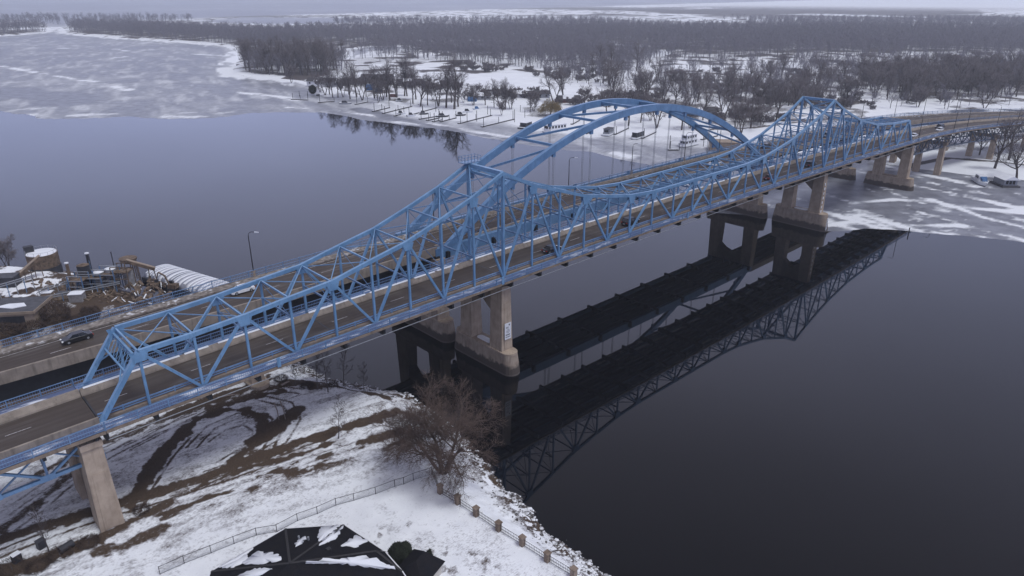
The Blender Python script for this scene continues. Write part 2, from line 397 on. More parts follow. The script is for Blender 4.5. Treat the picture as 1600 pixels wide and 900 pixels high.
# right hand bay: swirls of snow on dark ice
rb = sstep(40, 20, FY) * sstep(60, 75, FX)
sw = 0.62 * fbm(d1 / 34 + (blot - .5) * 3.2, d2 / 8.5 + (big - .5) * 6.5, 21, 6, 0.6) + 0.38 * fbm(d1 / 11 + blot * 2, d2 / 3.2 + streak * 1.5, 22, 5, 0.6)
snow = np.where(rb > 0.01, np.maximum(snow * (1 - rb), rb * (0.0 + 0.92 * sstep(0.49, 0.65, sw))), snow)
def ridge(px, w, amp=0.9, jit=5.0):
    global snow
    d = seg_dist(FX, FY, [at(*p)[:2] for p in px]) + (fbm(FX / 22, FY / 22, 31, 4) - 0.5) * 2 * jit
    snow = np.maximum(snow, amp * sstep(w, w * 0.2, d) * (0.25 + 0.75 * sstep(0.34, 0.6, fbm(FX / 11, FY / 11, 33, 5))))
ridge([(-40, 98), (0, 103), (60, 114), (120, 124), (160, 130), (200, 141)], 7, 0.85, 6)
ridge([(-20, 174), (30, 172), (80, 166), (130, 160), (195, 157)], 6, 0.7, 9)
ridge([(60, 180), (120, 180), (180, 178)], 5, 0.75, 9)
ridge([(90, 131), (130, 132)], 4, 0.6, 5); ridge([(90, 141), (130, 138)], 4, 0.6, 5); ridge([(95, 149), (125, 154)], 6, 0.6, 5)
ridge([(255, 177), (300, 176), (350, 176), (400, 168)], 6, 0.7, 9)
ridge([(330, 120), (365, 119), (420, 125)], 8, 0.95, 6); ridge([(375, 145), (430, 150), (480, 160)], 5, 0.9, 4)
ridge([(310, 85), (345, 87), (378, 88)], 8, 0.95, 6); ridge([(95, 75), (130, 76)], 6, .8, 6); ridge([(180, 77), (205, 81)], 5, .8, 6); ridge([(172, 92), (195, 88)], 6, .8, 6)
ridge([(450, 168), (520, 172), (600, 183), (680, 195), (760, 208)], 3.2, 0.9, 3)
ridge([(1240, 352), (1290, 352), (1350, 348), (1420, 352), (1500, 352)], 3.0, 0.95, 4)
ridge([(1330, 318), (1400, 312), (1450, 316), (1520, 326), (1600, 332)], 3.4, 1.0, 3); ridge([(1455, 312), (1475, 330), (1490, 322)], 3.5, 1.0, 2)
ridge([(1395, 330), (1430, 325), (1440, 335), (1420, 345)], 3.0, 0.9, 3)
# bare dark refrozen leads
for px, w in (([(0, 142), (40, 146), (90, 152), (110, 160)], 24), ([(560, 170), (620, 186), (720, 206)], 5), ([(640, 196), (760, 212), (900, 232)], 4.5)):
    d = seg_dist(FX, FY, [at(*p)[:2] for p in px]) + (blot - 0.5) * 14
    snow = snow * (1 - 0.8 * sstep(w, w * 0.4, d))
snow = np.where(FX + FY > 1900, np.minimum(snow, 0.40 * sstep(0.35, 0.6, fbm(FX / 260, FY / 260, 41, 4))), snow)
iz = np.clip(sd_ice * 0.06, -0.25, 0.07) + 0.03 * (blot - 0.5) * sstep(0, 4, sd_ice)
def m_ice():
    t = NT('river_ice'); a = t.attr('snow'); n = t.noise(0.5, 8, (0.6, 1.25, 1), 0.68); n2 = t.noise(0.16, 6)
    k = t.ramp(t.math('ADD', a, t.ramp(n, 0.25, 0.75, -0.17, 0.17)), 0.22, 0.85)
    ice = t.mix(t.ramp(n2, 0.35, 0.65), (0.15, 0.152, 0.175), (0.25, 0.255, 0.29))
    c = t.mix(k, ice, (0.80, 0.81, 0.84))
    return t.out(c, t.ramp(k, 0, 0.6, 0.42, 0.7), 0.3)
M['ice'] = m_ice()
tag(grid_obj('river_ice', FX, FY, iz, M['ice'], sd_ice > -6 * near, {'snow': snow}), kind='structure')

lz = np.clip(sd_land * 0.22, -0.6, 1.0) + np.clip(sd_land - 6, 0, 60) * 0.008 + (fbm(FX / 16, FY / 16, 51, 4) - 0.5) * 0.5 * sstep(2, 10, sd_land)
far_wood = sstep(420, 640, RR)
brush = sstep(0.50, 0.68, fbm(FX / 22, FY / 22, 52, 5)) * (0.55 + 0.35 * far_wood)
brush = np.maximum(brush, 0.42 * sstep(0.50, 0.62, fbm(FX / 75, FY / 75, 54, 4)) * far_wood)
openp = sdist(FX, FY, [at(*p)[:2] for p in ((700, 140), (730, 118), (880, 118), (1000, 122), (1010, 135), (930, 150), (800, 150))])
brush = np.maximum(brush, 0.75 * sstep(1900, 2300, RR) * sstep(0.30, 0.42, fbm(FX / 420, FY / 420, 59, 4)))
brush *= 1 - 0.8 * sstep(2600, 4200, RR)  # ground whitened with distance, pale haze put into its colour
floor_ = np.zeros_like(FX)
for px in (((105, 50), (190, 57), (335, 67), (372, 72), (470, 74), (545, 72), (640, 78), (760, 82), (930, 84), (1060, 86), (1220, 84), (1400, 82), (1700, 80), (1700, 44), (1300, 44), (800, 44), (470, 46), (330, 48), (200, 43), (120, 43)),
           ((-60, 47), (60, 46), (74, 49), (40, 52), (-60, 55)), ((372, 112), (385, 98), (440, 94), (520, 96), (548, 106), (520, 116), (450, 118), (400, 117)), ((1335, 128), (1480, 122), (1680, 118), (1680, 152), (1560, 154), (1400, 158), (1340, 150))):
    floor_ = np.maximum(floor_, sstep(-6, 10, sdist(FX, FY, [at(*p, 1.0)[:2] for p in px])))
for q_ in INLETS[:2]: floor_ *= sstep(2, -6, sdist(FX, FY, q_))
brush = np.maximum(brush, floor_ * (0.30 + 0.42 * sstep(0.35, 0.6, fbm(FX / 18, FY / 18, 58, 5)) + 0.2 * sstep(600, 900, RR)))
brush *= 1 - 0.9 * sstep(-10, 10, openp)
for px, w in (([(560, 152), (640, 160), (700, 168), (800, 181), (960, 195), (1080, 202), (1170, 200), (1260, 190)], 1.2), ([(1170, 190), (1250, 188), (1330, 186), (1420, 184)], 2.6),
              ([(1395, 262), (1480, 247), (1560, 253), (1640, 262)], 2.0), ([(1460, 268), (1520, 275), (1560, 281), (1640, 290)], 1.2)):
    brush = np.maximum(brush, sstep(w + 0.8, w * 0.6, seg_dist(FX, FY, [at(*p, 1.2)[:2] for p in px])))
def m_land():
    t = NT('snowy_ground'); a = t.attr('brush'); n = t.noise(0.7, 6); n2 = t.noise(0.1, 4)
    k = t.ramp(t.math('ADD', a, t.ramp(n, 0.25, 0.75, -0.22, 0.22)), 0.30, 0.75)
    c = t.mix(k, t.mix(t.ramp(n2, .3, .7), (0.74, 0.75, 0.78), (0.84, 0.85, 0.87)), (0.085, 0.072, 0.07)); t.bump(n, 0.4, 0.15)
    return t.out(c, 0.75, 0.25)
M['land'] = m_land()
tag(grid_obj('snowy_ground', FX, FY, lz, M['land'], sd_land > -3, {'brush': brush}), kind='structure')

# --- the near (left) bank
SHORE = [(-96.2, -140), (-96.3, -53.5), (-96.3, -45), (-95.2, -34), (-92.2, -23), (-90.3, -14), (-88.6, -4.6), (-88.9, 5.2), (-93.5, 13), (-97.5, 22), (-99, 35), (-101, 52),
         (-106, 72), (-110, 86), (-113, 99), (-117, 115), (-120, 124), (-127, 134), (-134, 140), (-150, 146), (-330, 175), (-330, -140)]
gx = np.concatenate([np.arange(-205, -166, 0.7), np.arange(-166, -85, 0.2)]); gy = np.concatenate([np.arange(-112, -62, 0.7), np.arange(-62, 36, 0.2), np.arange(36, 165, 0.45)])
GX, GY = np.meshgrid(gx, gy, indexing='ij')
g1 = fbm(GX / 3.2, GY / 3.2, 61, 5); g2 = fbm(GX / 14, GY / 14, 62, 4); g3 = fbm(GX / 1.1, GY / 1.1, 63, 3)
sd_b = sdist(GX, GY, SHORE) + (g1 - 0.5) * 2.2
topz = 4.0 + (g2 - 0.5) * 0.5 - 0.6 * sstep(60, 78, GY)
bz = np.minimum(np.where(sd_b < 9, -0.5 + sd_b * 0.47, topz), topz)
bz = np.where(sd_b > 6, np.minimum(bz, topz), bz) + (g1 - 0.5) * 0.25 + (g3 - 0.5) * 0.08
lawn = [(-150, -13.2), (-127.8, -19.0), (-116.5, -20.4), (-104.4, -22.8), (-106.2, -26.5), (-105.0, -36), (-103.5, -51), (-103, -120), (-160, -120)]
sd_l = sdist(GX, GY, lawn)
bz = np.where(sd_l > 0, 4.0 + (g2 - 0.5) * 0.3 + (g1 - .5) * .06, bz)
def bank_z(x, y):
    i = int(np.searchsorted(gx, x)); j = int(np.searchsorted(gy, y)); return float(bz[min(max(i, 0), len(gx) - 1), min(max(j, 0), len(gy) - 1)])

dirt = np.zeros_like(GX)  # bare soil mask; also carries the shade painted between the roads
wj = (g1 - 0.5) * 2.0 + (g3 - 0.5) * 1.4
def stroke(px, w, amp=1.0, soft=0.5, z=4.0, jit=1.0):
    global dirt
    d = seg_dist(GX, GY, [at(*p, z)[:2] for p in px]) + wj * jit
    dirt = np.maximum(dirt, amp * sstep(w + soft, w - soft, d))
stroke([(-60, 860), (0, 846), (60, 825), (140, 800), (200, 782)], 1.0)
stroke([(-60, 850), (0, 828), (60, 785), (112, 740), (150, 715)], 0.9, 0.7)
stroke([(200, 782), (240, 770), (300, 753), (380, 722), (440, 700), (490, 684), (528, 672)], 1.3)
stroke([(300, 765), (400, 728), (480, 705), (520, 690)], 0.6, 0.9)
stroke([(540, 668), (600, 650), (640, 640)], 1.3); stroke([(565, 692), (620, 675)], 0.9, 0.85)
stroke([(205, 788), (222, 760), (240, 728), (262, 700), (285, 678)], 1.3)
stroke([(285, 678), (310, 655), (350, 640), (385, 640), (408, 652), (415, 672), (400, 695), (360, 722)], 0.95, 0.95)
stroke([(398, 690), (430, 670), (465, 640)], 1.5, 1.0, jit=.7)
stroke([(270, 650), (320, 628), (370, 612), (420, 590)], 1.5, 0.85); stroke([(330, 640), (390, 620), (440, 612)], 1.3, 0.8)
stroke([(440, 600), (500, 590), (560, 606), (600, 612)], 1.3, 0.85); stroke([(400, 612), (470, 598), (520, 605)], 1.2, .8)
stroke([(60, 740), (140, 700), (240, 660), (310, 640)], 0.9, 0.7)
stroke([(100, 870), (160, 840), (220, 806), (262, 786)], 1.1, 0.85); stroke([(-60, 915), (0, 895), (60, 880), (150, 845)], 1.5, 0.85)
stroke([(150, 862), (200, 852), (250, 828)], 1.2, .75)
stroke([(0, 640), (120, 600), (240, 560)], 1.5, 0.5)
# direction of the mowing / wheel streaks
u1 = GX * 0.985 - GY * 0.17; u2 = GX * 0.17 + GY * 0.985
st1 = fbm(u1 / 7.0, u2 / 0.8, 71, 5); st2 = fbm(u1 / 3.0, u2 / 1.1, 72, 5)
under = sstep(-16, -8, GY) * sstep(26, 16, GY)
dirt = np.maximum(dirt, 0.42 * sstep(0.57, 0.70, st1) * under * (0.4 + 0.6 * sstep(.4, .6, g2)))
fr = seg_dist(GX, GY, [at(*p, 4)[:2] for p in ((240, 800), (330, 772), (450, 735), (560, 700), (640, 680))])
dirt = np.maximum(dirt, 0.8 * sstep(0.50, 0.64, st2) * sstep(5.5, 1.0, fr))
dirt = np.maximum(dirt, (0.06 + 0.20 * sstep(0.40, 0.62, st2) + 0.12 * sstep(.5, .65, g1) + 0.10 * sstep(9, 3, fr)) * (sd_l < 0) * sstep(-30, -10, GY) * sstep(90, 60, GY))
dirt = np.maximum(dirt, (0.00 + 0.16 * sstep(0.45, 0.62, fbm(GX / 5, GY / 5, 79, 4))) * (sd_l >= 0))
for px, w in (((600, 832), 1.6), ((655, 838), 1.3), ((585, 842), 1.5), ((690, 862), 2.2), ((735, 868), 2.0), ((640, 822), 1.2), ((760, 885), 3.0), ((700, 890), 2.4)):
    c = at(*px, 4); w *= 1.6; dirt = np.maximum(dirt, 0.42 * sstep(w, 0, np.hypot(GX - c[0], GY - c[1])) * sstep(0.44, 0.6, fbm(GX / 0.9, GY / 0.9, 77, 4)) * 1.2)
# paired wheel ruts
def ruts(px, amp=0.8, gap=1.7, w=0.20, z=4.0):
    P_ = [np.array(at(*p, z)[:2]) for p in px]
    for sgn in (-1, 1):
        off = []
        for k in range(len(P_)):
            d = P_[min(k + 1, len(P_) - 1)] - P_[max(k - 1, 0)]; d = d / np.linalg.norm(d); off.append(P_[k] + sgn * gap / 2 * np.array((-d[1], d[0])))
        global dirt
        dd = seg_dist(GX, GY, off) + (g3 - 0.5) * 0.22
        dirt = np.maximum(dirt, amp * sstep(w + 0.22, w - 0.1, dd) * (0.55 + 0.45 * sstep(.35, .55, g1)))
ruts([(300, 700), (330, 668), (370, 650), (412, 650), (432, 672), (418, 704), (370, 732), (300, 762)]); ruts([(320, 690), (350, 668), (385, 660), (404, 672), (396, 694), (350, 722)], 0.6)
ruts([(240, 660), (320, 632), (400, 620), (450, 632), (462, 655), (440, 690), (390, 718), (320, 742)], 0.7); ruts([(300, 650), (350, 622), (420, 606), (470, 612)], .7); ruts([(250, 700), (330, 676), (400, 655)], 0.45)
ruts([(0, 838), (60, 795), (115, 748), (170, 712), (240, 676), (310, 650)], 0.6); ruts([(10, 800), (80, 752), (150, 712), (230, 668)], 0.5); ruts([(200, 700), (280, 660), (340, 628)], .6)
ruts([(0, 866), (90, 830), (180, 800), (260, 776), (350, 748), (450, 712), (520, 686)], .8); ruts([(210, 800), (232, 762), (262, 716), (292, 684)], 0.8, 1.3); ruts([(300, 775), (420, 738), (540, 700), (640, 668)], 0.5)
# ground colour darkened for the shade seen between and under the two roads
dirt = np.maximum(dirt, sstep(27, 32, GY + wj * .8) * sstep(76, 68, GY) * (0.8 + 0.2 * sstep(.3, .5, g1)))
# riprap slope: rock shows between the snow
rocky = sstep(7.5, 1.5, sd_b) * (sd_l < 0)
dirt = np.maximum(dirt, rocky * 0.95 * sstep(0.40, 0.55, g3) * sstep(0.30, 0.5, g1 + 0.06))
dirt = np.maximum(dirt, sstep(1.6, 0.9, sd_b) * 0.9)
# works yard across the bridges: tarmac and mud between heaps of ploughed snow
dirt = np.minimum(dirt, 1.0)
yard = sdist(GX, GY, [at(*p, 3.5)[:2] for p in ((40, 470), (110, 440), (260, 425), (330, 470), (150, 520), (60, 540), (-100, 590), (-60, 490))])
dirt = np.maximum(dirt, sstep(-1, 2, yard + (g1 - .5) * 6) * (0.55 + 0.45 * sstep(0.30, 0.42, g1)))
dirt = np.maximum(dirt, sstep(72, 80, GY) * sstep(0.46, 0.6, g1) * 0.8)
def m_bank():
    t = NT('snowy_bank'); a = t.attr('dirt'); n = t.noise(1.6, 7, rough=0.65); n2 = t.noise(0.4, 4); n3 = t.noise(7, 4)
    n4 = t.noise(4.2, 6, (0.55, 1.3, 1), rough=0.7)
    fine = t.math('ADD', t.ramp(n, 0.25, 0.75, -0.22, 0.22), t.ramp(n4, 0.3, 0.72, -0.26, 0.26))
    af = t.math('ADD', a, fine); k = t.ramp(af, 0.42, 0.66); k1 = t.ramp(af, 0.10, 0.46)
    sn = t.mix(t.ramp(n2, .3, .7), (0.76, 0.77, 0.80), (0.86, 0.87, 0.89))
    sn = t.mix(t.ramp(n, 0.55, 0.8, 0, 0.30), sn, (0.36, 0.35, 0.38))
    sn = t.mix(t.math('MULTIPLY', k1, t.ramp(n3, 0.2, 0.6, 0.35, 1.0)), sn, (0.27, 0.255, 0.265))
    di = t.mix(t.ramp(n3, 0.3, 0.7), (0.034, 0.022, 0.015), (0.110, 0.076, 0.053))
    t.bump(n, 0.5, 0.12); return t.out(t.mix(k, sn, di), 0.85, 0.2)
M['bank'] = m_bank()
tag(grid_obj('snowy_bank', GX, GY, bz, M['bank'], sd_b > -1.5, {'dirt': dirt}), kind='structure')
# land behind the bank, out of the picture
# ---------------------------------------------------------------- the two bridges
LS, LC_, LA, LE = 8.4, 7.8691, 7.42, 6.4156
def nx(i):
    s = i - 18.5; a = abs(s); d = min(a, 3.5) * LS
    if a > 3.5: d += min(a - 3.5, 5) * LC_
    if a > 8.5: d += min(a - 8.5, 9) * LA
    if a > 17.5: d += (a - 17.5) * LE
    return math.copysign(d, s)
def zz(x): return 21.9075 - 0.0059 * (min(abs(x), 330) / 8.4) ** 2
HT = [0, 7.37, 7.38, 7.66, 8.24, 8.74, 10.29, 11.74, 14.05, 16.6, 19.85, 16.10, 13.49, 10.85, 9.30, 7.87, 7.28, 7.19, 7.20]
def ht(i): return HT[min(i, 37 - i)]
W = 10.16
def yo(x): return 0.0 if x < 150 else -((x - 150) ** 2) / 620.0         # both roads bend away after the river
def sweep(mb, prof, xs, yoff=True):
    """sweep a closed (y, dz) profile along the road"""
    n = len(prof); b = []
    for x in xs: b += [(x, y + (yo(x) if yoff else 0), zz(x) + dz) for y, dz in prof]
    fs = [tuple(range(n)), tuple(n * (len(xs) - 1) + k for k in range(n))[::-1]]
    for i in range(len(xs) - 1):
        for k in range(n): fs.append((n * i + k, n * i + n + k, n * i + n + (k + 1) % n, n * i + (k + 1) % n))
    return mb._add(b, fs)
def rect(y0, y1, z0, z1): return [(y0, z0), (y1, z0), (y1, z1), (y0, z1)]
def xr(a, b, n): return list(np.linspace(a, b, n))
X0, X37 = nx(0), nx(37)
rnd = random.Random(4)

def railing(parent, name, y, x0, x1, z0, height, step, m, picket=0.35, post=0.10, sub='railing_post', npost=96, org=None, toprail=0.11):
    """a railing: rails and pickets in one mesh, its posts as sub-parts"""
    b = MB(); xs = xr(x0, x1, max(2, int((x1 - x0) / 6)))
    for dz, h in ((height, toprail), (height * 0.52, 0.05), (0.16, 0.06)):
        sweep(b, rect(y - 0.05, y + 0.05, z0 + dz - h, z0 + dz), xs)
    x = x0
    while x < x1:
        yy = y + yo(x); b.bar((x, yy, zz(x) + z0 + 0.1), (x, yy, zz(x) + z0 + height - 0.05), 0.035, 0.035); x += picket
    r = b.build(name, m, parent, origin=org)
    n = max(1, int((x1 - x0) / step))
    for k in range(min(n + 1, npost)):
        x = x0 + (x1 - x0) * k / n; yy = y + yo(x)
        MB().bar((x, yy, zz(x) + z0 - 0.1), (x, yy, zz(x) + z0 + height + 0.05), post, post).build(sub, m, r, origin=org)
    return r

# ---- truss bridge
TB = empty('truss_bridge', (0, 0, 0), label='blue steel cantilever truss bridge with two tall peaks, the nearer of the two bridges', cat='bridge')
xd = xr(X0, X37, 80)
sweep(MB(), rect(0.75, 8.55, -1.45, -1.0), xd).build('roadway', M['asphalt'], TB)
road_t = [o for o in TB.children if o.name.startswith('roadway')][0]
x = X0 + 2
while x < X37 - 3:
    sweep(MB(), rect(4.95, 5.07, -0.998, -0.992), [x, x + 3.0], False).build('lane_marking', M['white_line'], road_t); x += 12.0
b = MB(); sweep(b, rect(0.78, 0.88, -0.998, -0.992), xd); b.build('edge_line', M['white_line'], road_t)
br = sweep(MB(), [(8.55, -1.45), (9.55, -1.45), (9.55, -0.15), (9.15, -0.15), (8.72, -0.8)], xd).build('concrete_barrier', M['barrier'], TB)
b = MB(); x = X0 + 0.5
while x < X37 - 4:
    L = rnd.uniform(3, 14) if x < 30 else rnd.uniform(1, 6); sweep(MB(), [(9.13, -0.152), (9.57, -0.152), (9.52, -0.04), (9.2, -0.05)], xr(x, min(x + L, X37), 4)).build('snow_cap', M['snow'], br); x += L + rnd.uniform(0.5, 7) * (0.5 if x < 0 else 1.6)
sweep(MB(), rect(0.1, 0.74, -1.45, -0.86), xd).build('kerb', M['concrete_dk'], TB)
for i in (0, 5, 10, 15, 22, 27, 32, 37):
    x = nx(i) + 0.12; MB().box(x - 0.12, x + 0.12, 0.76, 8.54, zz(x) - 0.999, zz(x) - 0.985).build('expansion_joint', M['dark_metal'], road_t)
# guard rail inside the near truss
g = sweep(sweep(MB(), rect(0.40, 0.52, -0.28, -0.06), xd), rect(0.42, 0.50, -0.62, -0.48), xd).build('guard_rail', M['blue_rail'], TB)
for i in range(37):
    for t in (0.5,):
        x = nx(i) + (nx(i + 1) - nx(i)) * t; MB().bar((x, 0.46, zz(x) - 0.9), (x, 0.46, zz(x) - 0.02), 0.16, 0.16).build('rail_post', M['blue_rail'], g)
g = sweep(sweep(MB(), rect(9.62, 9.72, -0.02, 0.12), xd), rect(9.62, 9.72, 0.34, 0.48), xd).build('guard_rail', M['blue_rail'], TB)
for i in range(37):
    x = (nx(i) + nx(i + 1)) / 2; MB().bar((x, 9.67, zz(x) - 1.0), (x, 9.67, zz(x) + 0.5), 0.14, 0.14).build('rail_post', M['blue_rail'], g)
# footways outside the trusses
sweep(MB(), rect(-2.75, -0.35, -1.30, -1.06), xd).build('footway', M['walk2'], TB)
sweep(MB(), rect(10.5, 12.7, -1.30, -1.06), xd).build('footway', M['walk'], TB)
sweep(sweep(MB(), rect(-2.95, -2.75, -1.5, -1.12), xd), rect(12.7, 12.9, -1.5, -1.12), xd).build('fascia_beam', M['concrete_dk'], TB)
sweep(MB(), rect(-3.25, -3.15, -2.35, -2.25), xd).build('conduit', M['grey_metal'], TB)
railing(TB, 'footway_railing', -2.80, X0, X37, -1.06, 1.25, 4.0, M['blue_rail'], 0.32, 0.12, npost=80)
railing(TB, 'footway_railing', 12.75, X0, X37, -1.06, 1.25, 4.0, M['blue_rail'], 0.32, 0.12, npost=80)
# floor under the road
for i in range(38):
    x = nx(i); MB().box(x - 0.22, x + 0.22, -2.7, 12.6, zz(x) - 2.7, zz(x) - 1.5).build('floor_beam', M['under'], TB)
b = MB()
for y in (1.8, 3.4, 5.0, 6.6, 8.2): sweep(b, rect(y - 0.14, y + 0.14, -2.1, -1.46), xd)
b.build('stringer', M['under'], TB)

BOT = -1.55
def node(i, top, y): x = nx(i); return np.array((x, y, zz(x) + (ht(i) - 0.35 if top else BOT)))
diag = []
for lo in (2, 4, 6, 8, 10, 12, 14): diag += [(lo, lo - 1), (lo, lo + 1)]
diag += [(15, 16), (17, 16), (17, 18), (19, 18), (18, 19)]
diag += [(37 - a, 37 - b_) for a, b_ in diag if (37 - a, 37 - b_) not in diag]
diag = list(dict.fromkeys(diag))
FANS = [1, 3, 5, 7, 9, 11, 13, 15, 16, 18, 19, 21, 22, 24, 26, 28, 30, 32, 34, 36]
for side, y in enumerate((0.0, W)):
    tc = MB().chain([node(i, 1, y) for i in range(1, 37)], 0.54, 0.64).build('top_chord', M['blue'], TB)
    MB().chain([node(i, 0, y) for i in range(0, 38)], 0.55, 0.6).build('bottom_chord', M['blue_dark'], TB)
    for i in FANS:
        n_ = node(i, 1, y)
        hgt = 1.7 if i in (9, 11, 26, 28, 13, 15, 16, 21, 22, 24) else 1.35
        p = [(n_[0] - 1.15, n_[2] - 0.1), (n_[0] + 1.15, n_[2] - 0.1), (n_[0] + 0.75, n_[2] - hgt), (n_[0] - 0.75, n_[2] - hgt)]
        gp = MB()
        for dy in (-0.335, 0.305): gp._add([(a, y + dy, c) for a, c in p] + [(a, y + dy + 0.03, c) for a, c in p], [(0, 1, 2, 3), (7, 6, 5, 4), (0, 4, 5, 1), (1, 5, 6, 2), (2, 6, 7, 3), (3, 7, 4, 0)])
        gp.build('gusset_plate', M['blue'], tc)
    for i in range(1, 37):
        w_ = 0.62 if i in (10, 27) else 0.34
        MB().bar(node(i, 0, y) + (0, 0, .3), node(i, 1, y) - (0, 0, .3), w_, 0.42 if i in (10, 27) else 0.34, (1, 0, 0)).build('vertical_post', M['blue'], TB)
    for a, c in diag:
        p, q_ = node(a, 0, y), node(c, 1, y); d = (q_ - p) / np.linalg.norm(q_ - p)
        MB().bar(p + d * 0.35, q_ - d * 0.6, 0.38, 0.40, (0, 1, 0)).build('diagonal', M['blue'], TB)
    for a, c in ((0, 1), (37, 36)):
        MB().bar(node(a, 0, y) + (0, 0, 0.1), node(c, 1, y), 0.62, 0.70, (0, 1, 0)).build('end_post', M['blue'], TB)
for i in range(1, 37):
    p, q_ = node(i, 1, 0.33), node(i, 1, W - 0.33)
    MB().bar(p, q_, 0.24, 0.28).build('top_strut', M['blue'], TB)
    if 1 <= i:
        x = nx(i); zt = zz(x) + ht(i) - 0.7; zl = zz(x) + 4.7
        if zt - zl > 0.8:
            s = MB(); s.bar((x, 0.2, zl), (x, W - 0.2, zl), 0.22, 0.26)
            lev = [zl, zt]
            if zt - zl > 7: lev = [zl, (zl + zt) / 2, zt]; s.bar((x, 0.2, lev[1]), (x, W - 0.2, lev[1]), 0.2, 0.24)
            for a, c in zip(lev[:-1], lev[1:]):
                s.bar((x, 0.2, a), (x, W - 0.2, c), 0.09, 0.09); s.bar((x + 0.1, 0.2, c), (x + 0.1, W - 0.2, a), 0.09, 0.09)
            s.build('sway_brace', M['blue_dark'], TB)
for i in range(1, 36):
    for a, c in (((i, 0.3), (i + 1, W - 0.3)), ((i, W - 0.3), (i + 1, 0.3))):
        p = node(a[0], 1, a[1]); q_ = node(c[0], 1, c[1]); lift = 0.12 if a[1] < 1 else -0.1
        MB().bar(p + (0, 0, lift), q_ + (0, 0, lift), 0.13, 0.13).build('lateral_brace', M['blue'], TB)
# portals at both ends
for a, c in ((0, 1), (37, 36)):
    s = MB(); P0 = lambda y, t: node(a, 0, y) * (1 - t) + node(c, 1, y) * t
    s.bar(P0(.3, 0.93), P0(W - .3, 0.93), 0.3, 0.3); s.bar(P0(.3, 0.70), P0(W - .3, 0.70), 0.25, 0.22)
    for k in range(8):
        y0, y1 = .3 + (W - .6) * k / 8, .3 + (W - .6) * (k + 1) / 8
        s.bar(P0(y0, 0.70 if k % 2 else 0.93), P0(y1, 0.93 if k % 2 else 0.70), 0.08, 0.08); s.bar(P0(y0, 0.93 if k % 2 else 0.70), P0(y1, 0.70 if k % 2 else 0.93), 0.08, 0.08)
    s.bar(P0(.4, 0.52), P0(2.4, 0.70), 0.18, 0.2); s.bar(P0(W - .4, 0.52), P0(W - 2.4, 0.70), 0.18, 0.2)
    s.build('portal_brace', M['blue'], TB)
# beam and railed platform on the first peak, beam on the second
for i in (10, 27):
    x = nx(i); z = zz(x) + ht(i)
    MB().box(x - 0.35, x + 0.35, 0.3, W - 0.3, z - 0.75, z - 0.02).build('peak_beam', M['blue'], TB)
x = nx(10); z = zz(x) + ht(10)
pf = MB().box(x - 1.6, x + 2.6, W - 1.0, W + 1.0, z + 0.02, z + 0.14).build('beacon_platform', M['blue_dark'], TB)
s = MB()
for yy in (W - 0.95, W + 0.95):
    for k in range(6): s.bar((x - 1.55 + k * 0.82, yy, z + .1), (x - 1.55 + k * 0.82, yy, z + 1.25), 0.07, 0.07)
    for dz in (0.65, 1.22): s.bar((x - 1.55, yy, z + dz), (x + 2.55, yy, z + dz), 0.06, 0.06)
for xx in (x - 1.55, x + 2.55):
    for dz in (0.65, 1.22): s.bar((xx, W - .95, z + dz), (xx, W + .95, z + dz), 0.06, 0.06)
s.build('platform_railing', M['blue_dark'], pf)
# white navigation boxes and blue cabinets on the outer railing
for i in (3.4, 9.6, 17.3):
    x = nx(int(i)) + (i % 1) * 7.8; MB().box(x - 0.28, x + 0.28, -3.05, -2.9, zz(x) - 1.2, zz(x) + 0.35).build('railing_cabinet', M['blue'], TB)

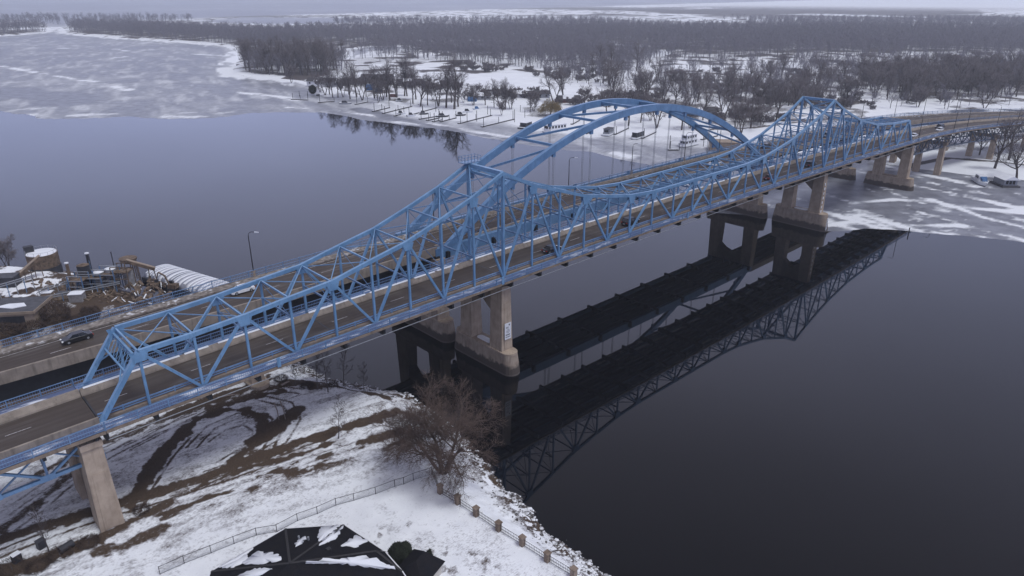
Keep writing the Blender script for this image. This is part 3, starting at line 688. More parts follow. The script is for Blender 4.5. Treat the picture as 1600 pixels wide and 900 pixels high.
# ---- approach spans of the truss road (deck trusses under the road)
def approach(x0, x1, label, trussx, npan):
    DK = M['blue_dark'] if x0 < 0 else M['steel_dark']
    T = empty('approach_span', (0, 0, 0), label=label, cat='bridge span')
    xs = xr(x0, x1, max(6, int(abs(x1 - x0) / 5)))
    rd = sweep(MB(), rect(0.4, 8.55, -1.45, -1.0), xs).build('roadway', M['asphalt'], T)
    x = x0 + 1
    while x < x1 - 3: sweep(MB(), rect(4.95, 5.07, -0.998, -0.992), [x, x + 1.5, x + 3.0]).build('lane_marking', M['white_line'], rd); x += 12
    sweep(MB(), [(8.55, -1.45), (9.75, -1.45), (9.75, -0.15), (9.3, -0.15), (8.72, -0.8)], xs).build('concrete_barrier', M['barrier'], T)
    sweep(MB(), [(-0.35, -1.45), (0.42, -1.45), (0.34, -0.9), (0.05, -0.25), (-0.3, -0.25)], xs).build('concrete_barrier', M['barrier'], T)
    sweep(MB(), rect(-2.75, -0.36, -1.30, -1.06), xs).build('footway', M['walk2'], T)
    sweep(MB(), rect(9.76, 12.7, -1.30, -1.06), xs).build('footway', M['walk2'], T)
    sweep(sweep(MB(), rect(-2.95, -2.75, -1.55, -1.12), xs), rect(12.7, 12.9, -1.55, -1.12), xs).build('fascia_beam', M['concrete_dk'], T)
    railing(T, 'footway_railing', -2.80, x0, x1, -1.06, 1.25, 4.0, M['blue_rail'], 0.32, 0.12)
    railing(T, 'footway_railing', 12.75, x0, x1, -1.06, 1.25, 4.0, M['blue_rail'], 0.32, 0.12)
    xa, xb = trussx; dx = (xb - xa) / npan; D0, D1 = -2.2, -6.3 if x0 < 0 else -7.3
    for y in (0.0, 9.6):
        P = lambda k, lo: np.array((xa + k * dx, y + yo(xa + k * dx), zz(xa + k * dx) + (D1 if lo else D0)))
        MB().chain([P(k, 0) for k in range(npan + 1)], 0.4, 0.5).build('upper_chord', DK, T)
        lo = MB().chain([P(k, 1) for k in range(npan + 1)], 0.45, 0.5).build('lower_chord', M['blue'] if x0 < 0 else DK, T)
        for k in range(npan + 1):
            MB().bar(P(k, 0), P(k, 1), 0.28, 0.3, (1, 0, 0)).build('vertical_post', DK, T)
            if k < npan: MB().bar(P(k, k % 2 == 0), P(k + 1, k % 2 == 1), 0.32, 0.36, (0, 1, 0)).build('diagonal', M['blue'] if x0 < 0 else DK, T)
            if k < npan : MB().bar(P(k, k % 2 == 1), P(k + 1, k % 2 == 0), 0.2, 0.2, (0, 1, 0)).build('counter_brace', DK, T)
            n_ = P(k, 1); gp = MB().box(n_[0] - 0.9, n_[0] + 0.9, n_[1] - 0.26, n_[1] - 0.23, n_[2] - 0.3, n_[2] + 0.65); gp.build('gusset_plate', M['blue'] if x0 < 0 else DK, lo)
    for k in range(npan + 1):
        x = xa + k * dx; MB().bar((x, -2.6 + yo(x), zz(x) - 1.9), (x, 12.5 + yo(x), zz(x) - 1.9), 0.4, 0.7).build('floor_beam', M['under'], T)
        MB().bar((x, 0 + yo(x), zz(x) + D1), (x, 9.6 + yo(x), zz(x) + D0), 0.14, 0.14).build('cross_brace', DK, T)
    return T
approach(X0 - 95, X0 - 0.08, 'left road span on a blue deck truss beside the tall land pier', (X0 - 80, X0 - 1.2), 13)
approach(X37 + 0.08, X37 + 190, 'far road span curving away over snow on a dark deck truss with cars on it', (X37 + 1.2, X37 + 168), 26)

# ---- arch bridge
YN, YF, AZB, AH, AA = 20.77, 35.17, 17.52, 26.75, 71.88
def rib(x): return AZB + AH * (1 - (x / AA) ** 2)
AB = empty('arch_bridge', (0, 0, 0), label='blue tied arch bridge standing behind the truss bridge', cat='bridge')
xa_ = xr(-69.5, 69.5, 61)
for y in (YN, YF):
    rb_ = MB().chain([(x, y, rib(x) - 0.95) for x in xr(-68.5, 68.5, 58)], 1.0, 1.75).build('arch_rib', M['blue2'], AB)
    tg = sweep(MB(), rect(y - 0.5, y + 0.5, -3.0, -0.55), xa_).build('tie_girder', M['blue2'], AB)
    for s_ in (-1, 1):
        x = s_ * 66.5; MB()._add([(x - s_ * 5.5, y - .56, zz(x) - 0.6), (x + s_ * 3.5, y - .56, zz(x) - 0.6), (x + s_ * 3.5, y - .56, zz(x) - 3.05), (x - s_ * 7, y - .56, zz(x) - 3.05),
                                   (x - s_ * 5.5, y + .56, zz(x) - 0.6), (x + s_ * 3.5, y + .56, zz(x) - 0.6), (x + s_ * 3.5, y + .56, zz(x) - 3.05), (x - s_ * 7, y + .56, zz(x) - 3.05)],
                                  [(0, 1, 2, 3), (7, 6, 5, 4), (0, 4, 5, 1), (1, 5, 6, 2), (2, 6, 7, 3), (3, 7, 4, 0)]).build('knuckle_plate', M['blue2'], AB)
    for k in range(10):
        x = -60.3 + 13.4 * k; h = MB()
        for dx in (-0.22, 0.22): h.tube([(x + dx, y, zz(x) - 0.6), (x + dx, y, rib(x) - 1.5)], 0.06, 5)
        h.build('hanger', M['grey_metal'], AB)
        MB().box(x - 0.45, x + 0.45, y - 0.3, y + 0.3, rib(x) - 2.9, rib(x) - 1.6).build('hanger_socket', M['blue2'], rb_)
STRUT = [-47.5, -32.5, -17.0, 0.0, 17.0, 32.5, 47.5]
for x in STRUT: MB().bar((x, YN + .5, rib(x) - 0.8), (x, YF - .5, rib(x) - 0.8), 0.5, 0.6).build('cross_strut', M['blue'], AB)
seq = [-58.0] + STRUT + [58.0]
for k in range(len(seq) - 1):
    x0, x1 = seq[k], seq[k + 1]
    MB().bar((x0, YF - .5, rib(x0) - 1.15), (x1, YN + .5, rib(x1) - 1.15), 0.42, 0.52).build('diagonal_brace', M['blue2'], AB)
AZ = -0.95       # road level of the arch bridge against the truss road line
def arch_road(T, x0, x1, span):
    xs = xr(x0, x1, max(8, int((x1 - x0) / 4)))
    rd = sweep(MB(), rect(21.75 if (span or x0 > 0) else 23.2, 31.3, AZ - 0.5, AZ), xs if (span or x0 > 0) else xr(x0, -118, 40)).build('roadway', M['asphalt'], T)
    if not span and x0 < 0: sweep(MB(), rect(21.75, 31.3, AZ - 0.5, AZ), xr(-118, x1, 14)).build('roadway', M['asphalt'], T)
    x = x0 + 2
    while x < x1 - 3: sweep(MB(), rect(26.4, 26.52, AZ + .002, AZ + .008), [x, x + 1.5, x + 3.0]).build('lane_marking', M['white_line'], rd); x += 12
    sweep(MB(), rect(30.5, 30.62, AZ + .002, AZ + .008), xs).build('edge_line', M['white_line'], rd)
    y0 = 21.30 if span else 20.35
    fl = lambda x: 0.0 if (span or x > 0) else 2.6 * max(0.0, (-x - 100) / 49) ** 1.4      # the left approach tapers
    bb = MB(); pr = [(y0, AZ - 1.1), (21.75, AZ - 1.1), (21.75, AZ), (y0 + .42, AZ + 0.85), (y0, AZ + 0.85)]
    for x_, x2_ in zip(xs[:-1], xs[1:]):
        V_ = [(x_, y + yo(x_) + fl(x_), zz(x_) + dz) for y, dz in pr] + [(x2_, y + yo(x2_) + fl(x2_), zz(x2_) + dz) for y, dz in pr]
        bb._add(V_, [(k, 5 + k, 5 + (k + 1) % 5, (k + 1) % 5) for k in range(5)])
    bb.build('concrete_barrier', M['barrier'], T)
    sweep(MB(), rect(31.3, 33.75, AZ - 1.1, AZ + 0.26), xs).build('sidewalk', M['debris'], T)
    if span: sweep(MB(), [(31.3, AZ + .262), (31.75, AZ + .262), (31.65, AZ + .95), (31.45, AZ + .95)], xs).build('concrete_barrier', M['barrier'], T)
    railing(T, 'sidewalk_railing', 33.6, x0, x1, AZ + 0.26, 1.35, 3.6, M['blue_rail'], 0.30, 0.12)
    if span or x0 > 0:
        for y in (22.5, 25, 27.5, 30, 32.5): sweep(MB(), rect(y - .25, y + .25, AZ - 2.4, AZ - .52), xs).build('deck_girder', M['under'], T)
    else:
        for y in (21.6, 24.6, 27.2, 29.8, 32.5):
            gb = MB(); k_ = 1.0 if y < 25 else 0.4
            for x_, x2_ in zip(xs[:-1], xs[1:]):
                V_ = [(a, yy + k_ * fl(a), zz(a) + dz) for a in (x_, x2_) for yy, dz in ((y - .2, AZ - 4.6), (y + .2, AZ - 4.6), (y + .2, AZ - .55), (y - .2, AZ - .55))]
                gb._add(V_, [(k, 4 + k, 4 + (k + 1) % 4, (k + 1) % 4) for k in range(4)])
            gb.build('deck_girder', M['under'], T)
arch_road(AB, -69.4, 69.4, True)
for k in range(11):
    x = -67 + 13.4 * k; MB().box(x - 0.35, x + 0.35, 19.4, 36.6, zz(x) - 3.3, zz(x) - 1.6).build('floor_beam', M['under'], AB)
for x in (-41, -11, 12.5, 39, 62):
    MB().box(x - 0.6, x + 0.6, 33.66, 33.9, zz(x) - 0.7, zz(x) + 0.55).build('railing_cabinet', M['blue2'], AB)
AL = empty('approach_span', (0, 0, 0), label='left road span of the arch bridge with gritty sidewalk running out past the works yard', cat='bridge span'); arch_road(AL, -240, -69.5, False)
AR = empty('approach_span', (0, 0, 0), label='far road span of the arch bridge curving away in front of the bare wood', cat='bridge span'); arch_road(AR, 69.5, 330, False)

# ---- piers
def stadium(cx, y0, y1, hw, n=10):
    p = [(cx + hw * math.cos(a), y1 + hw * math.sin(a)) for a in np.linspace(0, math.pi, n)]
    return p + [(cx + hw * math.cos(a), y0 + hw * math.sin(a)) for a in np.linspace(math.pi, 2 * math.pi, n)]
def taper(poly, cx, cy, k): return [(cx + (x - cx) * k, cy + (y - cy) * k) for x, y in poly]
def pier(x, ys, label, ft=4.6, zt=None, cols=(3.2, 1.15), yend=4.4, base0=-1.0, haunch=True, yofs=0.0):
    """footing with round ends, tapered columns, cross beam with chamfered haunches"""
    y0, y1 = ys; cy = (y0 + y1) / 2 + yofs; zt = zt or zz(x) - 2.75
    P = empty('bridge_pier', (x, cy, 0), label=label, cat='bridge pier', group='concrete bridge piers'); o = (x, cy, 0)
    s = stadium(x, y0 + yofs - yend + 1.9, y1 + yofs + yend - 1.9, 1.95)
    s2 = stadium(x, y0 + yofs - yend + 2.3, y1 + yofs + yend - 2.3, 1.7)
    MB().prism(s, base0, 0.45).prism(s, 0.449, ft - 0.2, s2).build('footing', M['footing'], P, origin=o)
    MB().prism(stadium(x, y0 + yofs - yend + 2.4, y1 + yofs + yend - 2.4, 1.78), ft - 0.21, ft + 0.1).build('footing_ledge', M['concrete'], P, origin=o)
    wy, wx = cols
    for k, y in enumerate((y0 + yofs, y1 + yofs)):
        a, c = (y - 1.25, y - 1.25 + wy) if k == 0 else (y + 1.25 - wy, y + 1.25)
        lo = [(x - wx * 1.3, a - .25), (x + wx * 1.3, a - .25), (x + wx * 1.3, c + .25), (x - wx * 1.3, c + .25)]
        hi = [(x - wx, a), (x + wx, a), (x + wx, c), (x - wx, c)]
        co = MB().prism(lo, ft + 0.1, zt, hi).build('column', M['concrete'], P, origin=o)
        pa = MB()
        if k == 0: pa.prism([(x - wx * .62, a - .33), (x + wx * .62, a - .33), (x + wx * .62, a - .1), (x - wx * .62, a - .1)], ft + 0.6, zt - 3.5, [(x - wx * .55, a - .14), (x + wx * .55, a - .14), (x + wx * .55, a + .05), (x - wx * .55, a + .05)]); pa.build('column_panel', M['concrete'], co, origin=o)
    if haunch:
        ya, yb = y0 + yofs - 1.25 + wy - .02, y1 + yofs + 1.25 - wy + .02
        pr = [(ya, zt - .02), (yb, zt - .02), (yb, zt - 6.2), (yb - 2.2, zt - 4.6), ((ya + yb) / 2, zt - 3.7), (ya + 2.2, zt - 4.6), (ya, zt - 6.2)]
        n = len(pr); h = MB()
        h._add([(x - wx * .9, y, z) for y, z in pr] + [(x + wx * .9, y, z) for y, z in pr], [tuple(range(n)), tuple(range(n, 2 * n))[::-1]] + [(i, n + i, n + (i + 1) % n, (i + 1) % n) for i in range(n)])
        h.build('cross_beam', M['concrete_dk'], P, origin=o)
        if abs(x) < 100: MB().prism(stadium(x, (y0 + y1) / 2 + yofs - 1.4, (y0 + y1) / 2 + yofs + 1.7, 0.75), ft + 0.1, ft + 0.22).build('snow_patch', M['snow'], P, origin=o)
    for y in (y0 + yofs, y1 + yofs): MB().box(x - 0.9, x + 0.9, y - 0.7, y + 0.7, zt, zt + 0.55).build('bearing', M['dark_metal'], P, origin=o)
    return P
p1 = pier(nx(10) - 0.4, (0, W), 'truss bridge pier with a white notice board on it, nearest pier in the open water')
pn = pier(nx(27) + 0.3, (0, W), 'truss bridge pier at the ice edge with white gauge marks and snow at its foot', ft=5.4)
pier(X37 + 0.5, (0, W), 'truss bridge pier standing in the ice under the far end of the truss', ft=4.6)
a1 = pier(-69.3, (20.8, 35.2), 'arch bridge pier with snow on its footing, behind the pier with the notice board', yend=4.6, cols=(3.6, 1.3))
pier(68.0, (20.8, 35.2), 'arch bridge pier half in open water behind the pier with gauge marks', yend=4.6, cols=(3.6, 1.3), ft=4.4)
pier(143, (22.5, 32.5), 'arch bridge pier in the ice half hidden behind the truss deck', yend=4.2, cols=(2.4, 1.0))
# notice board and gauge marks
x = nx(10) - 0.4; o = tuple(p1.location)
M['board'] = plain('white_board', (0.72, 0.73, 0.76), 0.5, 0.06, 3); M['ink'] = plain('black_print', (0.03, 0.03, 0.035), 0.6, 0.1, 3)
sg = MB().box(x - 0.86, x + 0.86, -1.78, -1.72, 7.3, 10.9).build('notice_board', M['board'], p1, origin=o)
t = MB(); rs_ = random.Random(8)
t.box(x + 0.2, x + 0.5, -1.79, -1.781, 10.25, 10.6)
for zq in (9.95, 9.72): t.box(x - 0.55, x + 0.15, -1.79, -1.781, zq, zq + 0.1)
for k in range(16):
    a = 2 * math.pi * k / 16; c = 2 * math.pi * (k + 1) / 16
    t._add([(x + 0.42 * math.cos(a), -1.79, 9.1 + 0.42 * math.sin(a)), (x + 0.42 * math.cos(c), -1.79, 9.1 + 0.42 * math.sin(c)), (x + 0.34 * math.cos(c), -1.79, 9.1 + 0.34 * math.sin(c)), (x + 0.34 * math.cos(a), -1.79, 9.1 + 0.34 * math.sin(a))], [(0, 1, 2, 3)])
t.box(x - 0.2, x + 0.2, -1.79, -1.781, 9.02, 9.16)
for zq, h_ in ((8.15, 0.3), (7.72, 0.2)):
    xx = x - 0.62
    while xx < x + 0.55: w_ = rs_.uniform(0.08, 0.2); t.box(xx, xx + w_, -1.79, -1.781, zq, zq + h_); xx += w_ + 0.07
t.build('board_print', M['ink'], sg, origin=o)
o = tuple(pn.location); x = nx(27) + 0.3
gm = MB().box(x - 1.5, x - 1.0, -4.62, -4.45, 0.7, 4.6); gm.build('gauge_board', M['board'], pn, origin=o)
t = MB()
for k in range(7): t.box(x - 1.42, x - 1.12, -4.64, -4.625, 0.9 + k * 0.52, 1.15 + k * 0.52)
t.build('gauge_marks', M['ink'], pn, origin=o)
t = MB()
for k in range(7): t.box(x - 0.9 + rs_.uniform(-.1, .1), x - 0.6 + rs_.uniform(0, .3), -1.70, -1.62, 5.8 + k * 1.5, 6.6 + k * 1.5)
t.build('painted_marks', M['board'], pn, origin=o)
# tall wall pier on the left bank
wx_ = X0 - 2.0
P = empty('bridge_pier', (wx_, 4.5, 4), label='tall tapered land pier beside the dirt track on the near bank', cat='bridge pier', group='concrete bridge piers'); o = (wx_, 4.5, 4)
for y0, y1 in ((-2.2, 0.9), (7.2, 10.6)):
    lo = [(wx_ - 1.55, y0 - .3), (wx_ + 1.55, y0 - .3), (wx_ + 1.55, y1 + .3), (wx_ - 1.55, y1 + .3)]; hi = [(wx_ - 1.25, y0), (wx_ + 1.25, y0), (wx_ + 1.25, y1), (wx_ - 1.25, y1)]
    co = MB().prism(lo, 2.6, 17.0, hi).build('column', M['concrete'], P, origin=o)
    if y0 < 0: MB().prism([(wx_ - .95, y0 - .36), (wx_ + .95, y0 - .36), (wx_ + .95, y0 - .1), (wx_ - .95, y0 - .1)], 4.2, 13.0, [(wx_ - .8, y0 - .14), (wx_ + .8, y0 - .14), (wx_ + .8, y0 + .1), (wx_ - .8, y0 + .1)]).build('column_panel', M['concrete'], co, origin=o)
MB().box(wx_ - 0.8, wx_ + 0.8, 0.8, 7.3, 2.6, 16.8).build('web_wall', M['concrete_dk'], P, origin=o)
MB().box(wx_ - 1.36, wx_ + 1.36, -2.45, 10.85, 17.0, 17.9).build('pier_cap', M['concrete'], P, origin=o)
ins = MB()
for y in (-2.3, 0.2):
    for k in range(4): ins.bar((wx_ - 1.2 + k * .8, y, 17.9), (wx_ - 1.2 + k * .8, y, 18.9), 0.06, 0.06)
    for z in (18.4, 18.88): ins.bar((wx_ - 1.2, y, z), (wx_ + 1.2, y, z), 0.06, 0.06)
ins.build('inspection_railing', M['dark_metal'], P, origin=o)
for y in (0, W): MB().box(wx_ - 0.9, wx_ + 0.9, y - 0.7, y + 0.7, 17.9, 18.45).build('bearing', M['dark_metal'], P, origin=o)
# slim twin column bents under the far approaches
for k, (x, lab, ybase) in enumerate(((178, 'first slim twin column bent beyond the ice under the curving road', 0), (222, 'second slim bent in snow under the curving road, by the dark path', 0), (262, 'third slim bent of the curving road behind the bare riverside tree', 0),
                                     (186, 'slim bent of the arch road seen between the truss road bents', 22), (228, 'farther slim bent of the arch road in the snow', 22))):
    yy = yo(x) + ybase; P = empty('bridge_bent', (x, yy + 4.5, 0), label=lab, cat='bridge bent'); o = (x, yy + 4.5, 0)
    zt = zz(x) - (6.7 if ybase == 0 else 4.2)
    for y in (0.3, 8.8):
        lo = [(x - 1.25, yy + y - 1.2), (x + 1.25, yy + y - 1.2), (x + 1.25, yy + y + 1.2), (x - 1.25, yy + y + 1.2)]
        MB().prism(lo, -0.5, zt, taper(lo, x, yy + y, 0.8)).build('column', M['concrete'], P, origin=o)
    MB().box(x - 1.1, x + 1.1, yy - 1.2, yy + 10.2, zt, zt + 1.2).build('cross_beam', M['concrete_dk'], P, origin=o)
    if ybase: MB().box(x - 0.5, x + 0.5, yy + 0.3, yy + 9.3, zt + 1.2, zt + 1.9).build('bearing', M['dark_metal'], P, origin=o)
for x, yb, lab in ((-112, 20.8, 'arch road pier under the sidewalk beside the moored barge'), (-165, 20.8, 'arch road pier at the works yard fence')):
    pier(x, (yb + 1.5, yb + 11.5), lab, ft=4.6, zt=zz(x) - 6.2, cols=(2.6, 1.0), base0=0.0)
# ---------------------------------------------------------------- trees
def grow(seed, H, style):
    """branch skeleton: arrays (p0, p1, r0, r1, level)"""
    rg = np.random.default_rng(seed); S = []
    def nrm(v): return v / (np.linalg.norm(v) + 1e-9)
    def branch(p, d, L, r, lev):
        cfg = style['lev'][lev]; n = cfg['seg']; pts = [p]; dirs = [d]
        for k in range(n):
            d = nrm(d + rg.normal(0, cfg['wob'], 3) + np.array((0, 0, cfg['up'])))
            q_ = pts[-1] + d * L / n; a = r * (1 - k / n * cfg['tap']); b = r * (1 - (k + 1) / n * cfg['tap'])
            S.append((pts[-1], q_, a, b, lev)); pts.append(q_); dirs.append(d)
        if lev + 1 >= len(style['lev']): return
        nc = style['lev'][lev + 1]; cnt = nc['n'] if not isinstance(nc['n'], tuple) else int(rg.integers(nc['n'][0], nc['n'][1] + 1))
        for c in range(cnt):
            t = nc['from'] + (1 - nc['from']) * (c + rg.uniform(0.2, 1.0)) / cnt; t = min(t, 0.999)
            k = min(int(t * n), n - 1); f = t * n - k
            base = pts[k] * (1 - f) + pts[k + 1] * f; dd = dirs[k + 1]
            ax = nrm(np.cross(dd, rg.normal(0, 1, 3))); ang = math.radians(rg.normal(nc['ang'], nc['ang'] * 0.22))
            if lev == 0:
                phi = 2.4 * c + rg.uniform(-.4, .4); ax = np.array((math.cos(phi), math.sin(phi), 0)); ax = nrm(ax - dd * (ax @ dd))
            nd = nrm(dd * math.cos(ang) + (ax if lev == 0 else np.cross(ax, dd)) * math.sin(ang))
            LL = H * nc['len'] * rg.uniform(0.72, 1.15) * (1.0 - 0.45 * t * nc.get('short', 1)); rr = r * nc['rad'] * (1 - 0.35 * t)
            branch(base, nd, LL, rr, lev + 1)
    for k in range(style.get('stems', 1)):
        a = 2 * math.pi * k / max(1, style.get('stems', 1)) + rg.uniform(0, .6); lean = style.get('lean', 0.04)
        branch(np.array((math.cos(a), math.sin(a), 0)) * (0.25 if style.get('stems', 1) > 1 else 0) + np.array((0, 0, -0.3)), nrm(np.array((math.cos(a) * lean, math.sin(a) * lean, 1.0))), H * style['lev'][0]['len'], H * style['r'] , 0)
    return S

def tubes(S, n=5, rmin=0.0):
    """tapered tubes for a list of segments, vectorised"""
    P0 = np.array([s[0] for s in S]); P1 = np.array([s[1] for s in S]); r0 = np.maximum(np.array([s[2] for s in S]), rmin); r1 = np.maximum(np.array([s[3] for s in S]), rmin)
    d = P1 - P0; d /= np.linalg.norm(d, axis=1)[:, None] + 1e-9
    u = np.where(np.abs(d[:, 2:3]) < 0.9, np.array([[0, 0, 1.0]]), np.array([[1.0, 0, 0]])); a = np.cross(d, u); a /= np.linalg.norm(a, axis=1)[:, None] + 1e-9; b = np.cross(d, a)
    v = []
    for P, r in ((P0 - d * r0[:, None] * .3, r0), (P1, r1)):
        for k in range(n):
            t = 2 * math.pi * k / n; v.append(P + r[:, None] * (a * math.cos(t) + b * math.sin(t)))
    V = np.stack(v, 1).reshape(-1, 3); m = len(S); base = (np.arange(m) * 2 * n)[:, None]
    F = np.concatenate([np.stack([base[:, 0] + k, base[:, 0] + n + k, base[:, 0] + n + (k + 1) % n, base[:, 0] + (k + 1) % n], 1) for k in range(n)])
    return V, F
def twigs(S, wid):
    """each twig a slender three-sided spike"""
    P0 = np.array([s[0] for s in S]); P1 = np.array([s[1] for s in S]); d = P1 - P0; d /= np.linalg.norm(d, axis=1)[:, None] + 1e-9
    u = np.where(np.abs(d[:, 2:3]) < 0.9, np.array([[0, 0, 1.0]]), np.array([[1.0, 0, 0]])); a = np.cross(d, u); a /= np.linalg.norm(a, axis=1)[:, None] + 1e-9; b = np.cross(d, a)
    V = np.stack([P0 + wid * a, P0 + wid * (-0.5 * a + 0.87 * b), P0 + wid * (-0.5 * a - 0.87 * b), P1], 1).reshape(-1, 3)
    base = np.arange(len(S))[:, None] * 4
    F = np.concatenate([base + np.array([[0, 1, 3]]), base + np.array([[1, 2, 3]]), base + np.array([[2, 0, 3]])])
    return V, F

def make_tree(name, seed, H, style, mb, mt, wid, split=2, link=True):
    """an Empty with a trunk (with its limbs) and a crown of twigs"""
    S = grow(seed, H, style); t = empty(name, link=link)
    A = [s for s in S if s[4] < split]; B = [s for s in S if s[4] >= split]
    V, F = tubes(A, 5); mesh_obj('trunk', V, F, mb, t, True, link)
    V, F = twigs(B, wid); mesh_obj('crown', V, F, mt, t, False, link)
    return t

COTTON = dict(r=0.024, lev=[dict(len=0.66, seg=5, wob=0.06, up=0.06, tap=0.65), dict(n=(8, 10), len=0.46, seg=5, wob=0.11, up=0.13, tap=0.75, ang=38, rad=0.56, **{'from': 0.24}),
              dict(n=(6, 8), len=0.19, seg=2, wob=0.16, up=0.06, tap=0.8, ang=40, rad=0.42, **{'from': 0.25}), dict(n=6, len=0.085, seg=1, wob=0.1, up=0.05, tap=0.9, ang=42, rad=0.5, **{'from': 0.1}),
              dict(n=4, len=0.055, seg=1, wob=0.1, up=0.05, tap=0.9, ang=40, rad=0.5, **{'from': 0.1})])
def vary(s, **k):
    d = {a: ([dict(x) for x in b] if a == 'lev' else b) for a, b in s.items()}
    for kk, v in k.items():
        if kk[0] == 'l' and kk[1].isdigit(): d['lev'][int(kk[1])].update(v)
        else: d[kk] = v
    return d
TALL = vary(COTTON, l0=dict(len=0.72), l1=dict(n=(9, 12), len=0.30, ang=32), r=0.019)
FORK = vary(COTTON, stems=2, lean=0.22, r=0.018, l0=dict(len=0.62), l1=dict(n=(6, 8), len=0.36, ang=40))
WIDE = vary(COTTON, l0=dict(len=0.42), l1=dict(n=(9, 11), len=0.58, ang=55, **{'from': 0.30}), r=0.022)
SMALL = vary(COTTON, stems=3, lean=0.3, r=0.012, l0=dict(len=0.6), l1=dict(n=(6, 7), len=0.34, ang=42, **{'from': .2}))
PROTO = []
for k, (st, H) in enumerate(((COTTON, 24), (TALL, 25), (FORK, 22), (COTTON, 22), (TALL, 23), (WIDE, 18), (SMALL, 12), (COTTON, 26))):
    PROTO.append((make_tree('bare_tree', 100 + k, H, st, M['bark'], M['twig'], 0.034, split=3, link=False), H))
def place_tree(k, x, y, z, h, rz, label, group, cat='tree', name='bare_tree'):
    root, H = PROTO[k]; o = root.copy(); COL.objects.link(o); o.name = name
    o.location = (x, y, z); o.rotation_euler = (0, 0, rz); s = h / H; o.scale = (s, s, s)
    tag(o, label, cat, group)
    for ch in root.children:
        c = ch.copy(); COL.objects.link(c); c.parent = o
    return o

rt = random.Random(11)
# trees one can tell apart along the harbour (foot in the photograph, height)
MARINA = [(508, 147, 16, 2), (520, 151, 18, 4), (547, 153, 17, 3), (566, 155, 19, 2), (591, 158, 15, 6), (604, 151, 21, 0), (650, 155, 22, 1), (706, 160, 20, 4), (545, 146, 17, 2), (572, 150, 16, 4), (585, 152, 20, 3), (598, 154, 18, 6), (620, 152, 22, 2), (645, 160, 20, 4), (668, 163, 18, 1), (685, 164, 21, 2), (716, 166, 20, 3), (740, 164, 15, 6), (772, 168, 14, 4), (798, 170, 15, 6), (500, 142, 14, 6), (515, 146, 16, 3), (455, 128, 15, 6), (528, 151, 17, 4), (536, 150, 14, 6), (557, 150, 22, 0), (609, 155, 24, 7), (632, 150, 25, 1), (636, 150, 24, 4), (657, 164, 22, 5), (676, 156, 14, 6), (697, 166, 25, 0), (710, 168, 27, 7),
          (724, 160, 9, 6), (758, 164, 13, 3), (783, 169, 19, 2), (790, 170, 16, 3), (784, 178, 9, 6), (828, 175, 12, 4), (834, 173, 11, 6), (866, 160, 22, 2), (880, 158, 22, 0), (912, 172, 15, 3), (948, 176, 18, 5), (960, 182, 17, 0), (982, 194, 19, 3),
          (1001, 191, 17, 4), (1016, 188, 14, 6), (1026, 198, 19, 2), (1065, 201, 17, 0), (1078, 199, 13, 6), (1098, 188, 15, 3), (1131, 184, 21, 2), (1149, 200, 16, 6), (1158, 207, 18, 2), (1173, 200, 21, 5), (1190, 196, 14, 6), (1212, 190, 19, 0), (1240, 180, 20, 3)]
for n_, (px, py, h, k) in enumerate(MARINA):
    g_ = at(px, py, 1.2); place_tree(k, g_[0], g_[1], 0.9, h * 1.25, rt.uniform(0, 6.28), 'bare grey brown tree standing in the snow of the harbour park', 'bare trees in the harbour park')
# the wood: candidate places over the land, largest in the picture first
def proj_h(x, y, h):
    d = np.array((x, y, 1.0)) - CAM; w = d @ _f; return FPX * h / w, 800 + FPX * (d @ _r) / w, 450 - FPX * (d @ _u) / w
zones = [  # image outline of the ground, spacing in metres, tree height range
    ([(372, 112), (385, 100), (440, 98), (520, 100), (548, 108), (520, 117), (450, 119), (400, 118)], 8.0, (22, 32), 'c'),
    ([(105, 50), (190, 57), (335, 67), (372, 72), (470, 72), (470, 60), (330, 50), (200, 44), (120, 44)], 10, (20, 27), 'w'),
    ([(0, 48), (60, 46), (74, 49), (40, 51), (0, 54)], 10, (20, 27), 'w'),
    ([(372, 72), (545, 72), (540, 88), (560, 94), (640, 84), (700, 76), (935, 76), (940, 86), (1060, 86), (1060, 76), (1230, 70), (1400, 66), (1640, 66), (1640, 52), (1300, 48), (800, 48), (470, 52), (372, 60)], 11.5, (21, 28), 'w'),
    ([(640, 84), (700, 80), (930, 90), (1000, 96), (1220, 92), (1400, 90), (1640, 88), (1640, 66), (1230, 72), (1060, 86), (940, 88), (935, 76), (700, 78)], 10.5, (21, 28), 'w'),
    ([(575, 100), (640, 92), (720, 100), (830, 108), (1000, 112), (1020, 100), (930, 92), (700, 86), (640, 88)], 9.0, (20, 29), 'w'),
    ([(840, 118), (900, 112), (1010, 116), (1200, 108), (1400, 104), (1640, 100), (1640, 130), (1400, 126), (1200, 130), (1030, 140), (900, 136)], 12.5, (18, 26), 'm'),
    ([(1020, 145), (1200, 132), (1330, 132), (1330, 165), (1200, 176), (1080, 170), (930, 150)], 10.5, (16, 24), 'm'),
    ([(1335, 128), (1480, 122), (1640, 118), (1640, 152), (1560, 156), (1400, 160), (1340, 150)], 9.5, (20, 28), 'm'),
    ([(1260, 168), (1420, 163), (1640, 160), (1640, 172), (1440, 172), (1300, 176)], 13, (14, 20), 'm')]
zones += [([(545, 130), (640, 130), (720, 138), (830, 148), (1000, 150), (1000, 172), (860, 164), (700, 157), (600, 148), (545, 142)], 7.5, (4, 9), 's'), ([(1000, 150), (1330, 160), (1330, 178), (1190, 196), (1000, 190)], 10.5, (4, 9), 's'), ([(640, 96), (830, 108), (1010, 116), (1200, 100), (1640, 96), (1640, 168), (1200, 178), (1010, 140), (700, 110)], 13, (4, 9), 's')]
cand = []
rg_ = np.random.default_rng(5)
